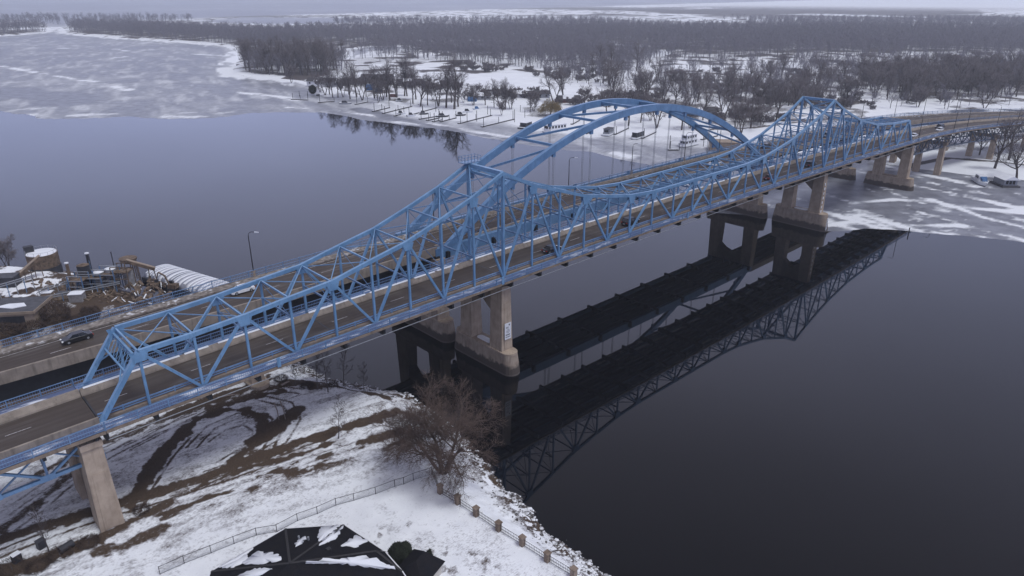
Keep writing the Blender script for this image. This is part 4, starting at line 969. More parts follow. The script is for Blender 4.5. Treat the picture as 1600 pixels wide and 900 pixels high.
for px, sp, hr, kind in zones:
    poly = [at(*p, 1.0)[:2] for p in px]; P_ = np.array(poly); x0, y0 = P_.min(0); x1, y1 = P_.max(0)
    X_, Y_ = np.meshgrid(np.arange(x0, x1, sp), np.arange(y0, y1, sp)); X_ = X_ + rg_.uniform(-.48, .48, X_.shape) * sp; Y_ = Y_ + rg_.uniform(-.48, .48, Y_.shape) * sp
    ok = inside(X_, Y_, poly)
    thin = fbm(X_ / 40, Y_ / 40, 91, 4); ok &= thin > {'c': 0.2, 'w': 0.20, 'm': 0.33, 's': 0.50}[kind]
    for q_ in INLETS[:2]: ok &= sdist(X_, Y_, q_) < -4
    for x, y in zip(X_[ok], Y_[ok]): cand.append((x, y, rg_.uniform(*hr), kind))
vis = []
for c in cand:
    s_, px, py = proj_h(c[0], c[1], c[2]); vis.append(s_ if -20 < px < 1620 and c[3] != 's' else 0)
order = np.argsort(vis)[::-1]; NIND = 232; solo = set(order[:NIND].tolist())
kinds_w = [0, 1, 3, 4, 7, 1, 4, 2]; kinds_m = [0, 2, 3, 6, 1, 5, 2, 6, 4]
for i in solo:
    x, y, h, kd = cand[i]
    if kd == 'c': lab, gr = 'tall bare tree in the dense clump on the snowy point', 'bare trees of the clump on the point'
    else: lab, gr = 'bare tree of the open wood behind the harbour', 'bare trees of the open wood'
    place_tree(rt.choice(kinds_m if kd == 'm' else kinds_w), x, y, 0.8, h, rt.uniform(0, 6.28), lab, gr)
# the far wood as one mass: thinner copies of trees set by a geometry node net
LOD = vary(TALL, l1=dict(n=8, seg=2, len=0.30), l2=dict(n=6, len=0.16), l3=dict(n=4, len=0.10)); LOD['lev'] = LOD['lev'][:4]
pc = bpy.data.collections.new('wood_prototypes')
for k in range(4):
    S = grow(300 + k, 23, vary(LOD, l0=dict(len=0.70 - 0.05 * k)) if k % 2 else dict(vary(LOD, l0=dict(len=0.6), l1=dict(n=9, seg=2, len=0.40, ang=42)), lev=vary(LOD, l0=dict(len=0.6), l1=dict(n=9, seg=2, len=0.40, ang=42))['lev']))
    V1, F1 = twigs([s for s in S if s[4] < 2], 0.13); V2, F2 = twigs([s for s in S if s[4] >= 2], 0.085)
    V0, F0 = twigs([(np.array((0, 0, -.3)), np.array((0, 0, 17.0)), 0, 0, 0)], 0.36)
    V = np.concatenate([V1, V2, V0]); F = np.concatenate([F1, F2 + len(V1), F0 + len(V1) + len(V2)])
    o = mesh_obj('wood_tree', V, F, M['twig_hazed'], link=False); pc.objects.link(o)
UND = vary(SMALL, stems=5, lean=0.9, r=0.02)
S = grow(340, 23, UND); V1, F1 = twigs([s for s in S if s[4] < 2], 0.35); V2, F2 = twigs([s for s in S if s[4] >= 2], 0.22)
o = mesh_obj('wood_undergrowth', np.concatenate([V1, V2]), np.concatenate([F1, F2 + len(V1)]), M['twig'], link=False); pc.objects.link(o)
rest = [cand[i] for i in range(len(cand)) if i not in solo]
# a second, faint wood on the horizon marshes
for px, sp in (([(-60, 40), (100, 38), (300, 36), (300, 31), (100, 30), (-60, 30)], 20), ([(520, 40), (800, 44), (1200, 44), (1640, 46), (1640, 34), (1200, 34), (800, 35), (520, 36)], 15)):
    poly = [at(*p, 1.0)[:2] for p in px]; P_ = np.array(poly); x0, y0 = P_.min(0); x1, y1 = P_.max(0)
    X_, Y_ = np.meshgrid(np.arange(x0, x1, sp), np.arange(y0, y1, sp)); X_ = X_ + rg_.uniform(-.5, .5, X_.shape) * sp; Y_ = Y_ + rg_.uniform(-.5, .5, Y_.shape) * sp
    ok = inside(X_, Y_, poly) & (fbm(X_ / 150, Y_ / 420, 95, 4) > 0.36)
    rest += [(x, y, rg_.uniform(17, 24), 'w') for x, y in zip(X_[ok], Y_[ok])]
# undergrowth between the nearer trunks
print('trees: solo', len(solo) + len(MARINA), 'mass', len(rest))
me = bpy.data.meshes.new('far_wood'); me.from_pydata([(c[0], c[1], 0.8) for c in rest], [], [])
for nm, typ, vals in (('tree_scale', 'FLOAT', [c[2] / 23 for c in rest]), ('tree_turn', 'FLOAT', rg_.uniform(0, 6.28, len(rest))), ('tree_pick', 'INT', [4 if c[3] == 's' else int(rg_.integers(0, 4)) for c in rest])):
    a = me.attributes.new(nm, typ, 'POINT'); a.data.foreach_set('value', np.asarray(vals, np.int32 if typ == 'INT' else np.float32))
fw = bpy.data.objects.new('far_wood', me); COL.objects.link(fw); me.materials.append(M['twig'])
tag(fw, 'distant mass of bare grey brown woodland behind the river', 'woodland', kind='stuff')
ng = bpy.data.node_groups.new('scatter_trees', 'GeometryNodeTree')
ng.interface.new_socket('Geometry', in_out='INPUT', socket_type='NodeSocketGeometry'); ng.interface.new_socket('Geometry', in_out='OUTPUT', socket_type='NodeSocketGeometry')
gi = ng.nodes.new('NodeGroupInput'); go = ng.nodes.new('NodeGroupOutput'); iop = ng.nodes.new('GeometryNodeInstanceOnPoints'); ci = ng.nodes.new('GeometryNodeCollectionInfo')
ci.inputs['Collection'].default_value = pc; ci.inputs['Separate Children'].default_value = True; ci.inputs['Reset Children'].default_value = True
def named(n, t):
    a = ng.nodes.new('GeometryNodeInputNamedAttribute'); a.data_type = t; a.inputs[0].default_value = n; return [o for o in a.outputs if o.enabled and o.name == 'Attribute'][0]
cx = ng.nodes.new('ShaderNodeCombineXYZ'); ng.links.new(named('tree_turn', 'FLOAT'), cx.inputs[2]); er = ng.nodes.new('FunctionNodeEulerToRotation'); ng.links.new(cx.outputs[0], er.inputs[0])
ng.links.new(gi.outputs[0], iop.inputs['Points']); ng.links.new(ci.outputs[0], iop.inputs['Instance']); iop.inputs['Pick Instance'].default_value = True
ng.links.new(named('tree_pick', 'INT'), iop.inputs['Instance Index']); ng.links.new(er.outputs[0], iop.inputs['Rotation']); ng.links.new(named('tree_scale', 'FLOAT'), iop.inputs['Scale'])
ng.links.new(iop.outputs[0], go.inputs[0])
fw.modifiers.new('scatter', 'NODES').node_group = ng

# the willow by the harbour, still straw coloured
WIL = dict(r=0.03, lev=[dict(len=0.34, seg=3, wob=0.04, up=0.05, tap=0.4), dict(n=9, len=0.5, seg=4, wob=0.1, up=0.03, tap=0.8, ang=50, rad=0.5, **{'from': 0.6}),
           dict(n=9, len=0.3, seg=3, wob=0.12, up=-0.12, tap=0.8, ang=50, rad=0.4, **{'from': 0.3}), dict(n=16, len=0.36, seg=2, wob=0.06, up=-1.1, tap=0.8, ang=50, rad=0.4, **{'from': 0.05})])
wt = make_tree('willow_tree', 71, 11.5, WIL, M['bark'], M['willow'], 0.05)
g_ = at(860, 180, 1.2); wt.location = (g_[0], g_[1], 0.9); wt.scale = (1.5, 1.5, 1.3); tag(wt, 'rounded straw yellow willow beside the harbour path, left of the arch', 'tree')
def shrub(name, loc, rx, rz_, label, m, seed, n=1600, cone=False, cat='shrub', leaf=0.13, wide=0.55):
    """a leafy evergreen: a short stem and a body of many small leaf blades"""
    rg = np.random.default_rng(seed); t = empty(name, loc, label=label, cat=cat)
    S = []
    for k in range(n):
        u = rg.normal(0, 1, 3); u /= np.linalg.norm(u); rr = rg.uniform(0.55, 1.0) ** 0.5
        lump = 0.93 + 0.09 * math.sin(u[0] * 5 + seed) * math.sin(u[1] * 4.3) + rg.uniform(-.06, .06)
        zz_ = 0.5 + 0.5 * u[2] * rr
        k_ = (1.15 * (1 - zz_) ** 0.75 + 0.08) if cone else 1.0
        p = np.array((u[0] * rx * rr * lump * k_, u[1] * rx * rr * lump * k_, zz_ * rz_ * (1 if cone else lump)))
        S.append((p, p + (u * 0.6 + np.array((0, 0, 0.5)) + rg.normal(0, .35, 3)) * leaf * 2.2, 0, 0, 0))
    V, F = twigs(S, leaf * wide); mesh_obj('foliage', V, F, m, t)
    MB().tube([(0, 0, -.3), (0, 0, rz_ * 0.7)], [0.09, 0.04], 6).build('stem', M['bark'], t); return t
# foreground: big reddish tree on the bank
NEAR = dict(r=0.0150, stems=5, lean=0.48, lev=[dict(len=0.46, seg=5, wob=0.07, up=0.02, tap=0.45), dict(n=(6, 8), len=0.44, seg=5, wob=0.13, up=0.03, tap=0.75, ang=56, rad=0.55, **{'from': 0.40}),
            dict(n=(8, 9), len=0.25, seg=4, wob=0.17, up=0.05, tap=0.8, ang=46, rad=0.5, **{'from': 0.2}), dict(n=11, len=0.115, seg=2, wob=0.16, up=0.02, tap=0.8, ang=46, rad=0.5, **{'from': 0.12}),
            dict(n=8, len=0.060, seg=1, wob=0.15, up=0.05, tap=0.8, ang=40, rad=0.5, **{'from': 0.05})])
bt = make_tree('bank_tree', 23, 18.5, NEAR, M['bark_near'], M['twig_red'], 0.0165, split=3)
g_ = at(693, 742, 3.6); bt.location = (g_[0], g_[1], bank_z(g_[0], g_[1]) - 0.1); bt.rotation_euler = (0, 0, 2.2); bt.scale = (1.08, 1.08, 1.04)
tag(bt, 'large spreading reddish brown bare tree on the near bank by the fence corner', 'tree')
SAP = dict(r=0.013, lev=[dict(len=0.9, seg=6, wob=0.05, up=0.06, tap=0.9), dict(n=(11, 14), len=0.30, seg=3, wob=0.12, up=0.14, tap=0.8, ang=42, rad=0.4, **{'from': 0.25}),
           dict(n=6, len=0.12, seg=2, wob=0.15, up=0.1, tap=0.8, ang=42, rad=0.5, **{'from': 0.15}), dict(n=4, len=0.06, seg=1, wob=0.1, up=0.1, tap=.9, ang=38, rad=.5, **{'from': .1})])
for px, py, h, sd, lab in ((497, 612, 7.2, 1, 'thin dark sapling at the water edge under the truss, left one of the pair'), (513, 616, 8.6, 2, 'tallest dark sapling at the water edge under the truss bridge'),
                           (536, 592, 8.0, 3, 'single straight slender sapling at the end of the riprap under the bridge rail'), (568, 600, 5.2, 4, 'small bushy bare sapling on the riprap, farthest towards the pier'),
                           (529, 688, 6.4, 5, 'lone upright sapling in the brown grass strip of the bank'), (78, 866, 6.0, 6, 'small bare sapling in the scrub before the land pier'), (462, 604, 3.6, 7, 'short bare sapling by the rocks close under the truss bridge')):
    g_ = at(px, py, 3.6); t = make_tree('sapling', 400 + sd, h * 1.2, SAP, M['bark'], M['bark'], 0.03); t.location = (g_[0], g_[1], bank_z(g_[0], g_[1])); tag(t, lab, 'sapling')
# right bank trees before the curving road
for px, py, h, k, lab in ((1554, 263, 25, 0, 'dark spreading bare tree before the bents of the curving road'), (1589, 277, 23, 5, 'thick trunked bare tree on the shore behind the moored boats'), (1576, 250, 24, 7, 'tall bare tree between the dark spreading tree and the road'), (1530, 243, 17, 3, 'smaller bare tree under the curving road, left of the dark spreading tree'), (1618, 262, 24, 3, 'bare tree at the far road, cut by the picture edge')):
    g_ = at(px, py, 1.2); place_tree(k, g_[0], g_[1], 0.8, h, 1.0 + px, lab, None)
g_ = at(12, 412, 2.0); t = place_tree(6, g_[0], g_[1], bank_z(g_[0], g_[1]) - 0.2, 12, 0.4, 'bare bushy tree on the works bank at the river', None)
# ---------------------------------------------------------------- vehicles
M['glass'] = plain('dark_vehicle_glass', (0.012, 0.014, 0.018), 0.12, 0.1, 3, 0.6); M['tyre'] = plain('tyre_rubber', (0.012, 0.012, 0.013), 0.8, 0.2, 4)
M['tail'] = plain('red_lamp_lens', (0.45, 0.03, 0.02), 0.25, 0.1, 4); M['head'] = plain('clear_lamp_lens', (0.8, 0.8, 0.78), 0.15, 0.05, 4)
def carpaint(n, c): return plain(n, c, 0.28, 0.12, 2, 0.5)
CP = dict(black=carpaint('black_car_paint', (0.012, 0.012, 0.014)), grey=carpaint('grey_car_paint', (0.06, 0.06, 0.066)), white=carpaint('white_car_paint', (0.72, 0.73, 0.75)),
          maroon=carpaint('dark_red_car_paint', (0.07, 0.012, 0.012)), silver=carpaint('silver_car_paint', (0.36, 0.37, 0.39)))
def car(kind, col, x, y, z, rz, label, slope=0.0):
    L, Wd, H = dict(sedan=(4.6, 1.8, 1.42), suv=(4.8, 1.92, 1.78), pickup=(5.6, 1.98, 1.85), hatch=(4.1, 1.74, 1.48))[kind]
    T = empty('car' if kind != 'pickup' else 'pickup_truck', (x, y, z), rz, label, 'car' if kind != 'pickup' else 'pickup truck'); T.rotation_euler = (0, slope, rz)
    h = L / 2; m = CP[col]
    belt = 0.92 if kind in ('sedan', 'hatch') else 1.08
    low = [(-h, 0.42), (-h + .05, 0.85 if kind != 'suv' else 1.0), (-h + .25, belt), (h - 1.25, belt), (h - 0.35, belt - .16), (h, belt - .34), (h, 0.40), (h - .25, 0.24), (-h + .2, 0.24)]
    b = MB(); n = len(low)
    def loft(prof, w0, inset=0.06, zin=None):
        k = len(prof); vs = []
        for s_ in (-1, 1):
            for (px, pz) in prof: vs.append((px, s_ * (w0 - (inset if pz > 0.8 else 0)), pz))
        return vs, [tuple(range(k))] + [tuple(range(k, 2 * k))[::-1]] + [(i, k + i, k + (i + 1) % k, (i + 1) % k) for i in range(k)]
    v_, f_ = loft(low, Wd / 2); b._add(v_, f_)
    body = b.build('body', m, T)
    bv = body.modifiers.new('soft', 'BEVEL'); bv.width = 0.07; bv.segments = 2; bv.limit_method = 'ANGLE'
    cab = {'sedan': (-1.55, -0.95, 0.55, 1.25), 'suv': (-2.15, -1.75, 0.55, 1.2), 'pickup': (-0.75, -0.6, 0.85, 1.45), 'hatch': (-1.85, -1.35, 0.55, 1.2)}[kind]
    a0, a1, a2, a3 = cab; w0, w1 = Wd / 2 - 0.07, Wd / 2 - 0.25
    c = MB()._add([(a0, -w0, belt - .02), (a3, -w0, belt - .02), (a3, w0, belt - .02), (a0, w0, belt - .02), (a1, -w1, H - .05), (a2, -w1, H - .05), (a2, w1, H - .05), (a1, w1, H - .05)],
                  [(0, 3, 2, 1), (4, 5, 6, 7), (0, 1, 5, 4), (1, 2, 6, 5), (2, 3, 7, 6), (3, 0, 4, 7)]).build('windows', M['glass'], T)
    r_ = MB().box(a1 - .06, a2 + .08, -w1 - .03, w1 + .03, H - .06, H).build('roof', m, T); rv = r_.modifiers.new('soft', 'BEVEL'); rv.width = 0.03; rv.segments = 2
    p = MB()
    for s_ in (-1, 1):
        for (u0, u1) in ((a0, a1), (a3, a2), ((a0 + a3) / 2 - .1, (a1 + a2) / 2 - .1)): p.bar((u0, s_ * (w0 + .005), belt), (u1, s_ * (w1 + .01), H - .03), 0.07, 0.06)
    p.build('pillar', m, T)
    if kind == 'pickup': MB().box(-h + .15, a0 - .1, -w0 + .08, w0 - .08, belt - .005, belt + .012).build('load_bed', M['tyre'], T)
    for sx in (-h + 0.85, h - 0.9):
        for sy in (-1, 1):
            w = MB().tube([(sx, sy * (Wd / 2 - .2), 0.33), (sx, sy * (Wd / 2 + .01), 0.33)], 0.33, 14).build('wheel', M['tyre'], T)
            MB().tube([(sx, sy * (Wd / 2), 0.33), (sx, sy * (Wd / 2 + .02), 0.33)], 0.19, 10).build('rim', M['grey_metal'], w)
    for sy in (-1, 1):
        MB().box(h - .22, h + .015, sy * (Wd / 2 - .28) - .2, sy * (Wd / 2 - .28) + .2, belt - .36, belt - .22).build('headlight', M['head'], T)
        MB().box(-h - .015, -h + .1, sy * (Wd / 2 - .22) - .17, sy * (Wd / 2 - .22) + .17, belt - .32, belt - .12).build('taillight', M['tail'], T)
    MB().box(-h - .02, -h + .05, -.25, .25, 0.5, 0.64).build('number_plate', M['lamp_head'], T)
    return T
def rz_(x): return zz(x) - 1.0
car('sedan', 'black', -52.0, 3.0, rz_(-52.0), 0.0, 'black car driving away past the first peak of the truss bridge')
car('suv', 'black', -24.8, 3.3, rz_(-24.8), 0.0, 'black car halfway along the truss bridge, behind a diagonal at midspan')
car('sedan', 'maroon', 40.2, 2.9, rz_(40.2), 0.0, 'dark car left of the second peak, low behind the truss posts')
car('suv', 'black', 66.0, 3.2, rz_(66.0), 0.0, 'dark car directly under the second peak of the truss bridge')
car('sedan', 'white', 150.8, 2.4, rz_(150.8) , math.pi, 'white car just beyond the far end portal of the truss bridge')
car('hatch', 'white', 176.5, 2.4 + yo(176.5), rz_(176.5), math.pi - 0.085, 'white car on the curving road in front of a dark car')
car('suv', 'black', 184.5, 5.8 + yo(184.5), rz_(184.5), math.pi - 0.11, 'dark car behind the white car on the curving road')
car('sedan', 'black', -137.6, 28.4, zz(-137.6) + AZ, math.pi, 'black car on the arch road beside the railing above the works yard')
car('sedan', 'white', -109.6, 28.2, zz(-109.6) + AZ, math.pi, 'white car on the arch road seen through the left truss top chord')
car('pickup', 'white', 44.0, 24.0, zz(44) + AZ, math.pi, 'white vehicle on the arch road seen through the truss before the second peak')
car('sedan', 'black', 83.0, 28.0, zz(83) + AZ, math.pi, 'dark car on the arch road hidden behind the second peak bracing')
car('suv', 'grey', 122.0, 24.2, zz(122) + AZ, math.pi, 'dark vehicle on the arch road behind the far end of the truss')

# ---------------------------------------------------------------- street lights
def street_light(x, y, z, h, rz, label, ped=True, reach=1.5):
    T = empty('street_light', (x, y, z), rz, label, 'street light')
    if ped: MB().prism([(-.42, -.42), (.42, -.42), (.42, .42), (-.42, .42)], -0.3, 1.15, [(-.3, -.3), (.3, -.3), (.3, .3), (-.3, .3)]).build('pedestal', M['concrete'], T)
    z0 = 1.1 if ped else 0
    arc = [(0, 0, z0), (0, 0, h * 0.5), (0, 0, h - 0.9)] + [(reach * 0.55 * (1 - math.cos(a)), 0, h - 0.9 + 0.9 * math.sin(a)) for a in np.linspace(0.3, math.pi / 2, 5)] + [(reach, 0, h)]
    MB().tube(arc, [0.12, 0.10, 0.085] + [0.06] * 6, 8).build('pole', M['dark_metal'], T)
    MB()._add([(reach - .1, -.16, h - .1), (reach + .75, -.1, h - .06), (reach + .75, .1, h - .06), (reach - .1, .16, h - .1), (reach - .1, -.14, h + .08), (reach + .7, -.08, h + .03), (reach + .7, .08, h + .03), (reach - .1, .14, h + .08)],
              [(0, 3, 2, 1), (4, 5, 6, 7), (0, 1, 5, 4), (1, 2, 6, 5), (2, 3, 7, 6), (3, 0, 4, 7)]).build('lamp_head', M['lamp_head'], T)
    return T
for x, lab in ((-147.5, 'black curved street light on the arch road left of the car, above the works building'), (-104.6, 'black curved street light standing alone against the water, past the barge'), (-60, 'black curved street light behind the rising truss before the first peak'),
               (-13.5, 'black curved street light on the arch road right of the first peak'), (14.2, 'black curved street light on the arch railing left of the houseboat'), (41.6, 'black curved street light on the arch railing in front of the houseboat'),
               (62, 'black curved street light at the right foot of the arch')):
    street_light(x, 33.9, zz(x) + AZ + .2, 9.2, -0.9 if x > -140 else -1.2, lab)
for x, y, lab in ((141.5, -2.6, 'dark street light at the far end portal of the truss bridge'), (177, -2.6, 'dark street light on the near rail beside the white car'), (189, -2.6, 'dark street light on the near rail past the dark car'), (215, -2.6, 'dark street light on the near rail behind the riverside tree'),
                  (175, 33.9, 'dark street light on the arch road rail, first beyond the truss'), (203, 33.9, 'dark street light on the arch road rail above the dark car'), (226, 33.9, 'dark street light on the arch road rail, far along the curve'), (250, 33.9, 'dark street light on the arch road rail, last before the picture edge')):
    street_light(x, y + yo(x), zz(x) - 1, 9.0, 1.2 if y < 0 else -1.4, lab, ped=False)

# ---------------------------------------------------------------- barge and works yard across the bridges
M['tarp'] = plain('grey_barge_cover', (0.27, 0.28, 0.33), 0.6, 0.2, 1.2); M['hull'] = plain('dark_hull', (0.03, 0.03, 0.036), 0.6, 0.3, 1)
M['rust'] = plain('brown_rusty_steel', (0.135, 0.095, 0.066), 0.8, 0.6, 1.2); M['tan'] = plain('tan_wall', (0.30, 0.235, 0.18), 0.85, 0.2, 0.8); M['pale'] = plain('pale_tank_paint', (0.27, 0.26, 0.265), 0.6, 0.35, 0.9)
M['roof_dk'] = plain('dark_flat_roof', (0.075, 0.075, 0.085), 0.85, 0.3, 1)
bd = np.array((-89.2 - -103.6, 50.0 - 102.5)); bl = float(np.linalg.norm(bd)); bang = math.atan2(bd[1], bd[0])
BG = empty('barge', (-103.6, 102.5, 0), bang, 'moored barge under a white striped ribbed cover beside the works yard', 'barge')
MB().prism([(0, -4.6), (bl, -4.6), (bl, 4.6), (0, 4.6)], -0.8, 1.3, [(0.0, -4.6), (bl, -4.6), (bl, 4.6), (0, 4.6)]).build('hull', M['hull'], BG)
def arch_strip(b, x0, x1, lift=0.0, tx=0.0, a0=0.0, a1=math.pi):
    A = np.linspace(a0, a1, 13); P = [(4.2 * math.cos(a), 1.3 + (1.75 + lift) * math.sin(a) ** 0.75 if math.sin(a) > 1e-6 else 1.3) for a in A]
    vs = [(x0, y, z) for y, z in P] + [(x1, y, z) for y, z in P] + [(x0 + tx, y * .985, z - .12) for y, z in P] + [(x1 - tx, y * .985, z - .12) for y, z in P]; n = len(P)
    fs = [(i, n + i, n + i + 1, i + 1) for i in range(n - 1)] + [(2 * n + i, i, i + 1, 2 * n + i + 1) for i in range(n - 1)] + [(n + i, 3 * n + i, 3 * n + i + 1, n + i + 1) for i in range(n - 1)]
    b._add(vs, fs)
b = MB(); x = 0.6
while x < bl - 1: arch_strip(b, x, x + 3.6); x += 3.6
cv = b.build('cover', M['tarp'], BG, True)
b = MB(); x = 0.8; rb_ = random.Random(3); k = 0
while x < bl - 2:
    w = rb_.choice((0.35, 0.45, 0.9, 1.15)); lo_ = rb_.uniform(0, 0.5); arch_strip(b, x, x + w, 0.13, 0.05, lo_ * 0.3, math.pi - lo_ * (0.2 if k % 3 else 1.6)); x += w + rb_.choice((0.3, 0.42, 0.75)); k += 1
b.build('snow_band', M['snow'], cv, True)
b = MB()
b._add([(0.6, 4.2 * math.cos(a), 1.3 + 1.75 * max(0, math.sin(a)) ** 0.75) for a in np.linspace(0, math.pi, 13)], [tuple(range(13))]); b.build('end_sheet', M['tarp'], BG)
YZ = 3.3
TK = empty('storage_tank', (-126.0, 121.5, YZ - 0.6), label='round brown storage tank with a snow covered top at the river', cat='tank')
MB().cyl((0, 0), 3.9, 3.9, -1.6, 1.0, 28).build('tank_base', M['hull'], TK); MB().cyl((0, 0), 3.75, 3.75, 1.0, 4.6, 28).build('tank_wall', M['rust'], TK)
MB().cyl((0, 0), 3.6, 3.4, 4.6, 4.78, 28).build('snow_top', M['snow'], TK)
MB().box(-3.4, -1.2, 1.6, 3.0, 4.7, 6.4).build('drive_housing', M['hull'], TK)
ty = MB()
for k in range(14):
    a = 2 * math.pi * k / 14; ty.bar((3.7 * math.cos(a), 3.7 * math.sin(a), 4.6), (3.7 * math.cos(a), 3.7 * math.sin(a), 5.5), 0.06, 0.06); c = a + 2 * math.pi / 14; ty.bar((3.7 * math.cos(a), 3.7 * math.sin(a), 5.5), (3.7 * math.cos(c), 3.7 * math.sin(c), 5.5), 0.05, 0.05)
ty.build('top_railing', M['grey_metal'], TK)
def conveyor(p, q, label, legs=3):
    T = empty('conveyor', tuple(p), label=label, cat='conveyor'); p = np.array(p, float); q = np.array(q, float); o = tuple(p)
    MB().bar(p, q, 1.5, 0.7).build('gallery', M['rust'], T, origin=o); MB().bar(p + (0, 0, .45), q + (0, 0, .45), 1.0, 0.1).build('belt', M['tan'], T, origin=o)
    for k in range(legs):
        c = p + (q - p) * (0.2 + 0.65 * k / max(1, legs - 1)); MB().bar(c + (0.6, 0, -.3), (c[0] + .9, c[1], YZ - 1.5), 0.2, 0.2).bar(c + (-.6, 0, -.3), (c[0] - .9, c[1], YZ - 1.5), 0.2, 0.2).build('leg', M['rust'], T, origin=o)
conveyor(at(18, 440, 4.0), at(62, 401, 8.6), 'long brown conveyor climbing to the round tank')
conveyor(at(198, 408, 9.5), at(242, 420, 6.5), 'brown loading conveyor leaning over the barge', 2)
def vtank(px, py, r, h, m, label, cat='tank', cap=True, bands=0):
    g_ = at(px, py, YZ); T = empty('silo', (g_[0], g_[1], YZ), label=label, cat=cat)
    MB().cyl((0, 0), r, r, -0.6, h, 22).build('shell', m, T)
    MB().cyl((0, 0), r * 0.98, r * 0.2, h, h + r * 0.25, 22).build('roof', M['snow'] if cap else M['rust'], T)
    l_ = MB()
    for k in range(2): l_.bar((r + .12, -.2 + .4 * k, 0), (r + .12, -.2 + .4 * k, h + .8), .05, .05)
    for k in range(int(h / .45)): l_.bar((r + .12, -.2, .4 + k * .45), (r + .12, .2, .4 + k * .45), .04, .04)
    l_.build('ladder', M['blue_dark'], T)
    for k in range(bands): MB().cyl((0, 0), r + .05, r + .05, h * (k + 1) / (bands + 1) - .06, h * (k + 1) / (bands + 1) + .06, 22).build('hoop', M['grey_metal'], T)
    return T
vtank(138, 450, 1.45, 6.2, M['hull'], 'tall dark silo, leftmost of the yard tanks', cap=False)
vtank(159, 449, 1.35, 4.2, M['pale'], 'pale banded tank beside the dark silo, blue ladder', bands=3)
vtank(178, 446, 1.35, 4.6, M['pale'], 'pale banded tank nearer the conveyor', bands=3)
vtank(204, 444, 1.3, 4.2, M['pale'], 'dirty tank below the loading conveyor', cap=False, bands=1)
g_ = at(207, 437, YZ); H_ = empty('hopper', (g_[0], g_[1], YZ), label='wide brown conical hopper on legs over the dirty tank', cat='hopper'); MB().cyl((0, 0), 0.9, 2.1, 4.6, 5.6, 20).cyl((0, 0), 2.1, 2.1, 5.6, 6.0, 20).build('cone', M['rust'], H_)
for sx in (-1, 1):
    for sy in (-1, 1): MB().bar((sx * 1.6, sy * 1.6, -.6), (sx * 1.4, sy * 1.4, 5.5), 0.22, 0.22).build('leg', M['rust'], H_)
for px, py, h, r, m, lab in ((115, 456, 7.5, 0.42, M['rust'], 'rust brown stack left of the dark silo'), (146, 440, 7.6, 0.45, M['hull'], 'black stack with a snowy cap behind the dark silo'), (184, 442, 8.2, 0.12, M['dark_metal'], 'thin dark mast between the pale tanks')):
    g_ = at(px, py, YZ); T = empty('stack', (g_[0], g_[1], YZ), label=lab, cat='stack'); MB().cyl((0, 0), r, r * .85, -.6, h, 14).build('pipe', m, T); MB().cyl((0, 0), r * 1.15, r * 1.15, h, h + .25, 14).build('cap', M['snow'] if r > .3 else m, T)
def rack(px0, py0, px1, py1, z, label):
    a = at(px0, py0, YZ); c = at(px1, py1, YZ); T = empty('pipe_rack', (a[0], a[1], YZ), label=label, cat='pipe rack'); o = (a[0], a[1], YZ)
    for dz in (0, 0.5): MB().bar((a[0], a[1], YZ + z + dz), (c[0], c[1], YZ + z + dz), 0.24, 0.2).build('pipe', M['grey_metal'], T, origin=o)
    for k in range(5):
        p = a + (c - a) * (k + .2) / 4.6; MB().bar((p[0], p[1], YZ - .6), (p[0], p[1], YZ + z + .6), 0.18, 0.18).build('post', M['blue_dark'] if k % 2 else M['grey_metal'], T, origin=o)
rack(62, 470, 125, 450, 2.2, 'upper grey pipe rack crossing the snow heap of the yard'); rack(66, 478, 190, 452, 1.6, 'lower grey pipe rack running to the pale tanks'); rack(0, 470, 60, 452, 3.4, 'grey conveyor frame above the dark dump box')
for k, (px, py, w, h, m, lab) in enumerate(((122, 470, 3.0, 2.0, M['pale'], 'small grey shed in the yard'), (14, 446, 4.6, 2.6, M['hull'], 'dark dump box under the long conveyor'), (76, 466, 2.2, 1.6, M['tan'], 'tan machine by the snow heap'), (100, 466, 2.0, 1.5, M['tan'], 'small tan box by the pipe rack'))):
    g_ = at(px, py, YZ); T = empty('yard_box', (g_[0], g_[1], YZ), -0.6, lab, 'shed'); MB().box(-w / 2, w / 2, -w / 2.6, w / 2.6, -.5, h).build('wall', m, T); MB().box(-w / 2 - .1, w / 2 + .1, -w / 2.6 - .1, w / 2.6 + .1, h, h + .15).build('roof', M['snow'] if k % 2 == 0 else M['roof_dk'], T)
g_ = at(266, 452, YZ); EX = empty('excavator', (g_[0] + .6, g_[1] - .6, YZ), 2.2, 'brown material handler with a bent boom at the barge side', 'excavator')
MB().box(-1.6, 1.6, -1.5, -0.8, -.5, .7).box(-1.6, 1.6, .8, 1.5, -.5, .7).build('track', M['hull'], EX); MB().box(-1.8, 1.5, -1.2, 1.2, .7, 2.2).build('house', M['rust'], EX); MB().box(0.2, 1.5, -1.2, -.1, 2.2, 3.3).build('cab', M['glass'], EX)
MB().chain([(1.0, .5, 2.0), (2.2, .5, 5.4), (4.6, .5, 6.6)], .4, .5, (0, 1, 0)).build('boom', M['rust'], EX); MB().chain([(4.6, .5, 6.6), (6.0, .5, 3.6)], .3, .36, (0, 1, 0)).build('stick', M['rust'], EX); MB().box(5.5, 6.6, 0, 1.0, 2.6, 3.6).build('bucket', M['hull'], EX)
EX.scale = (0.68, 0.68, 0.68)
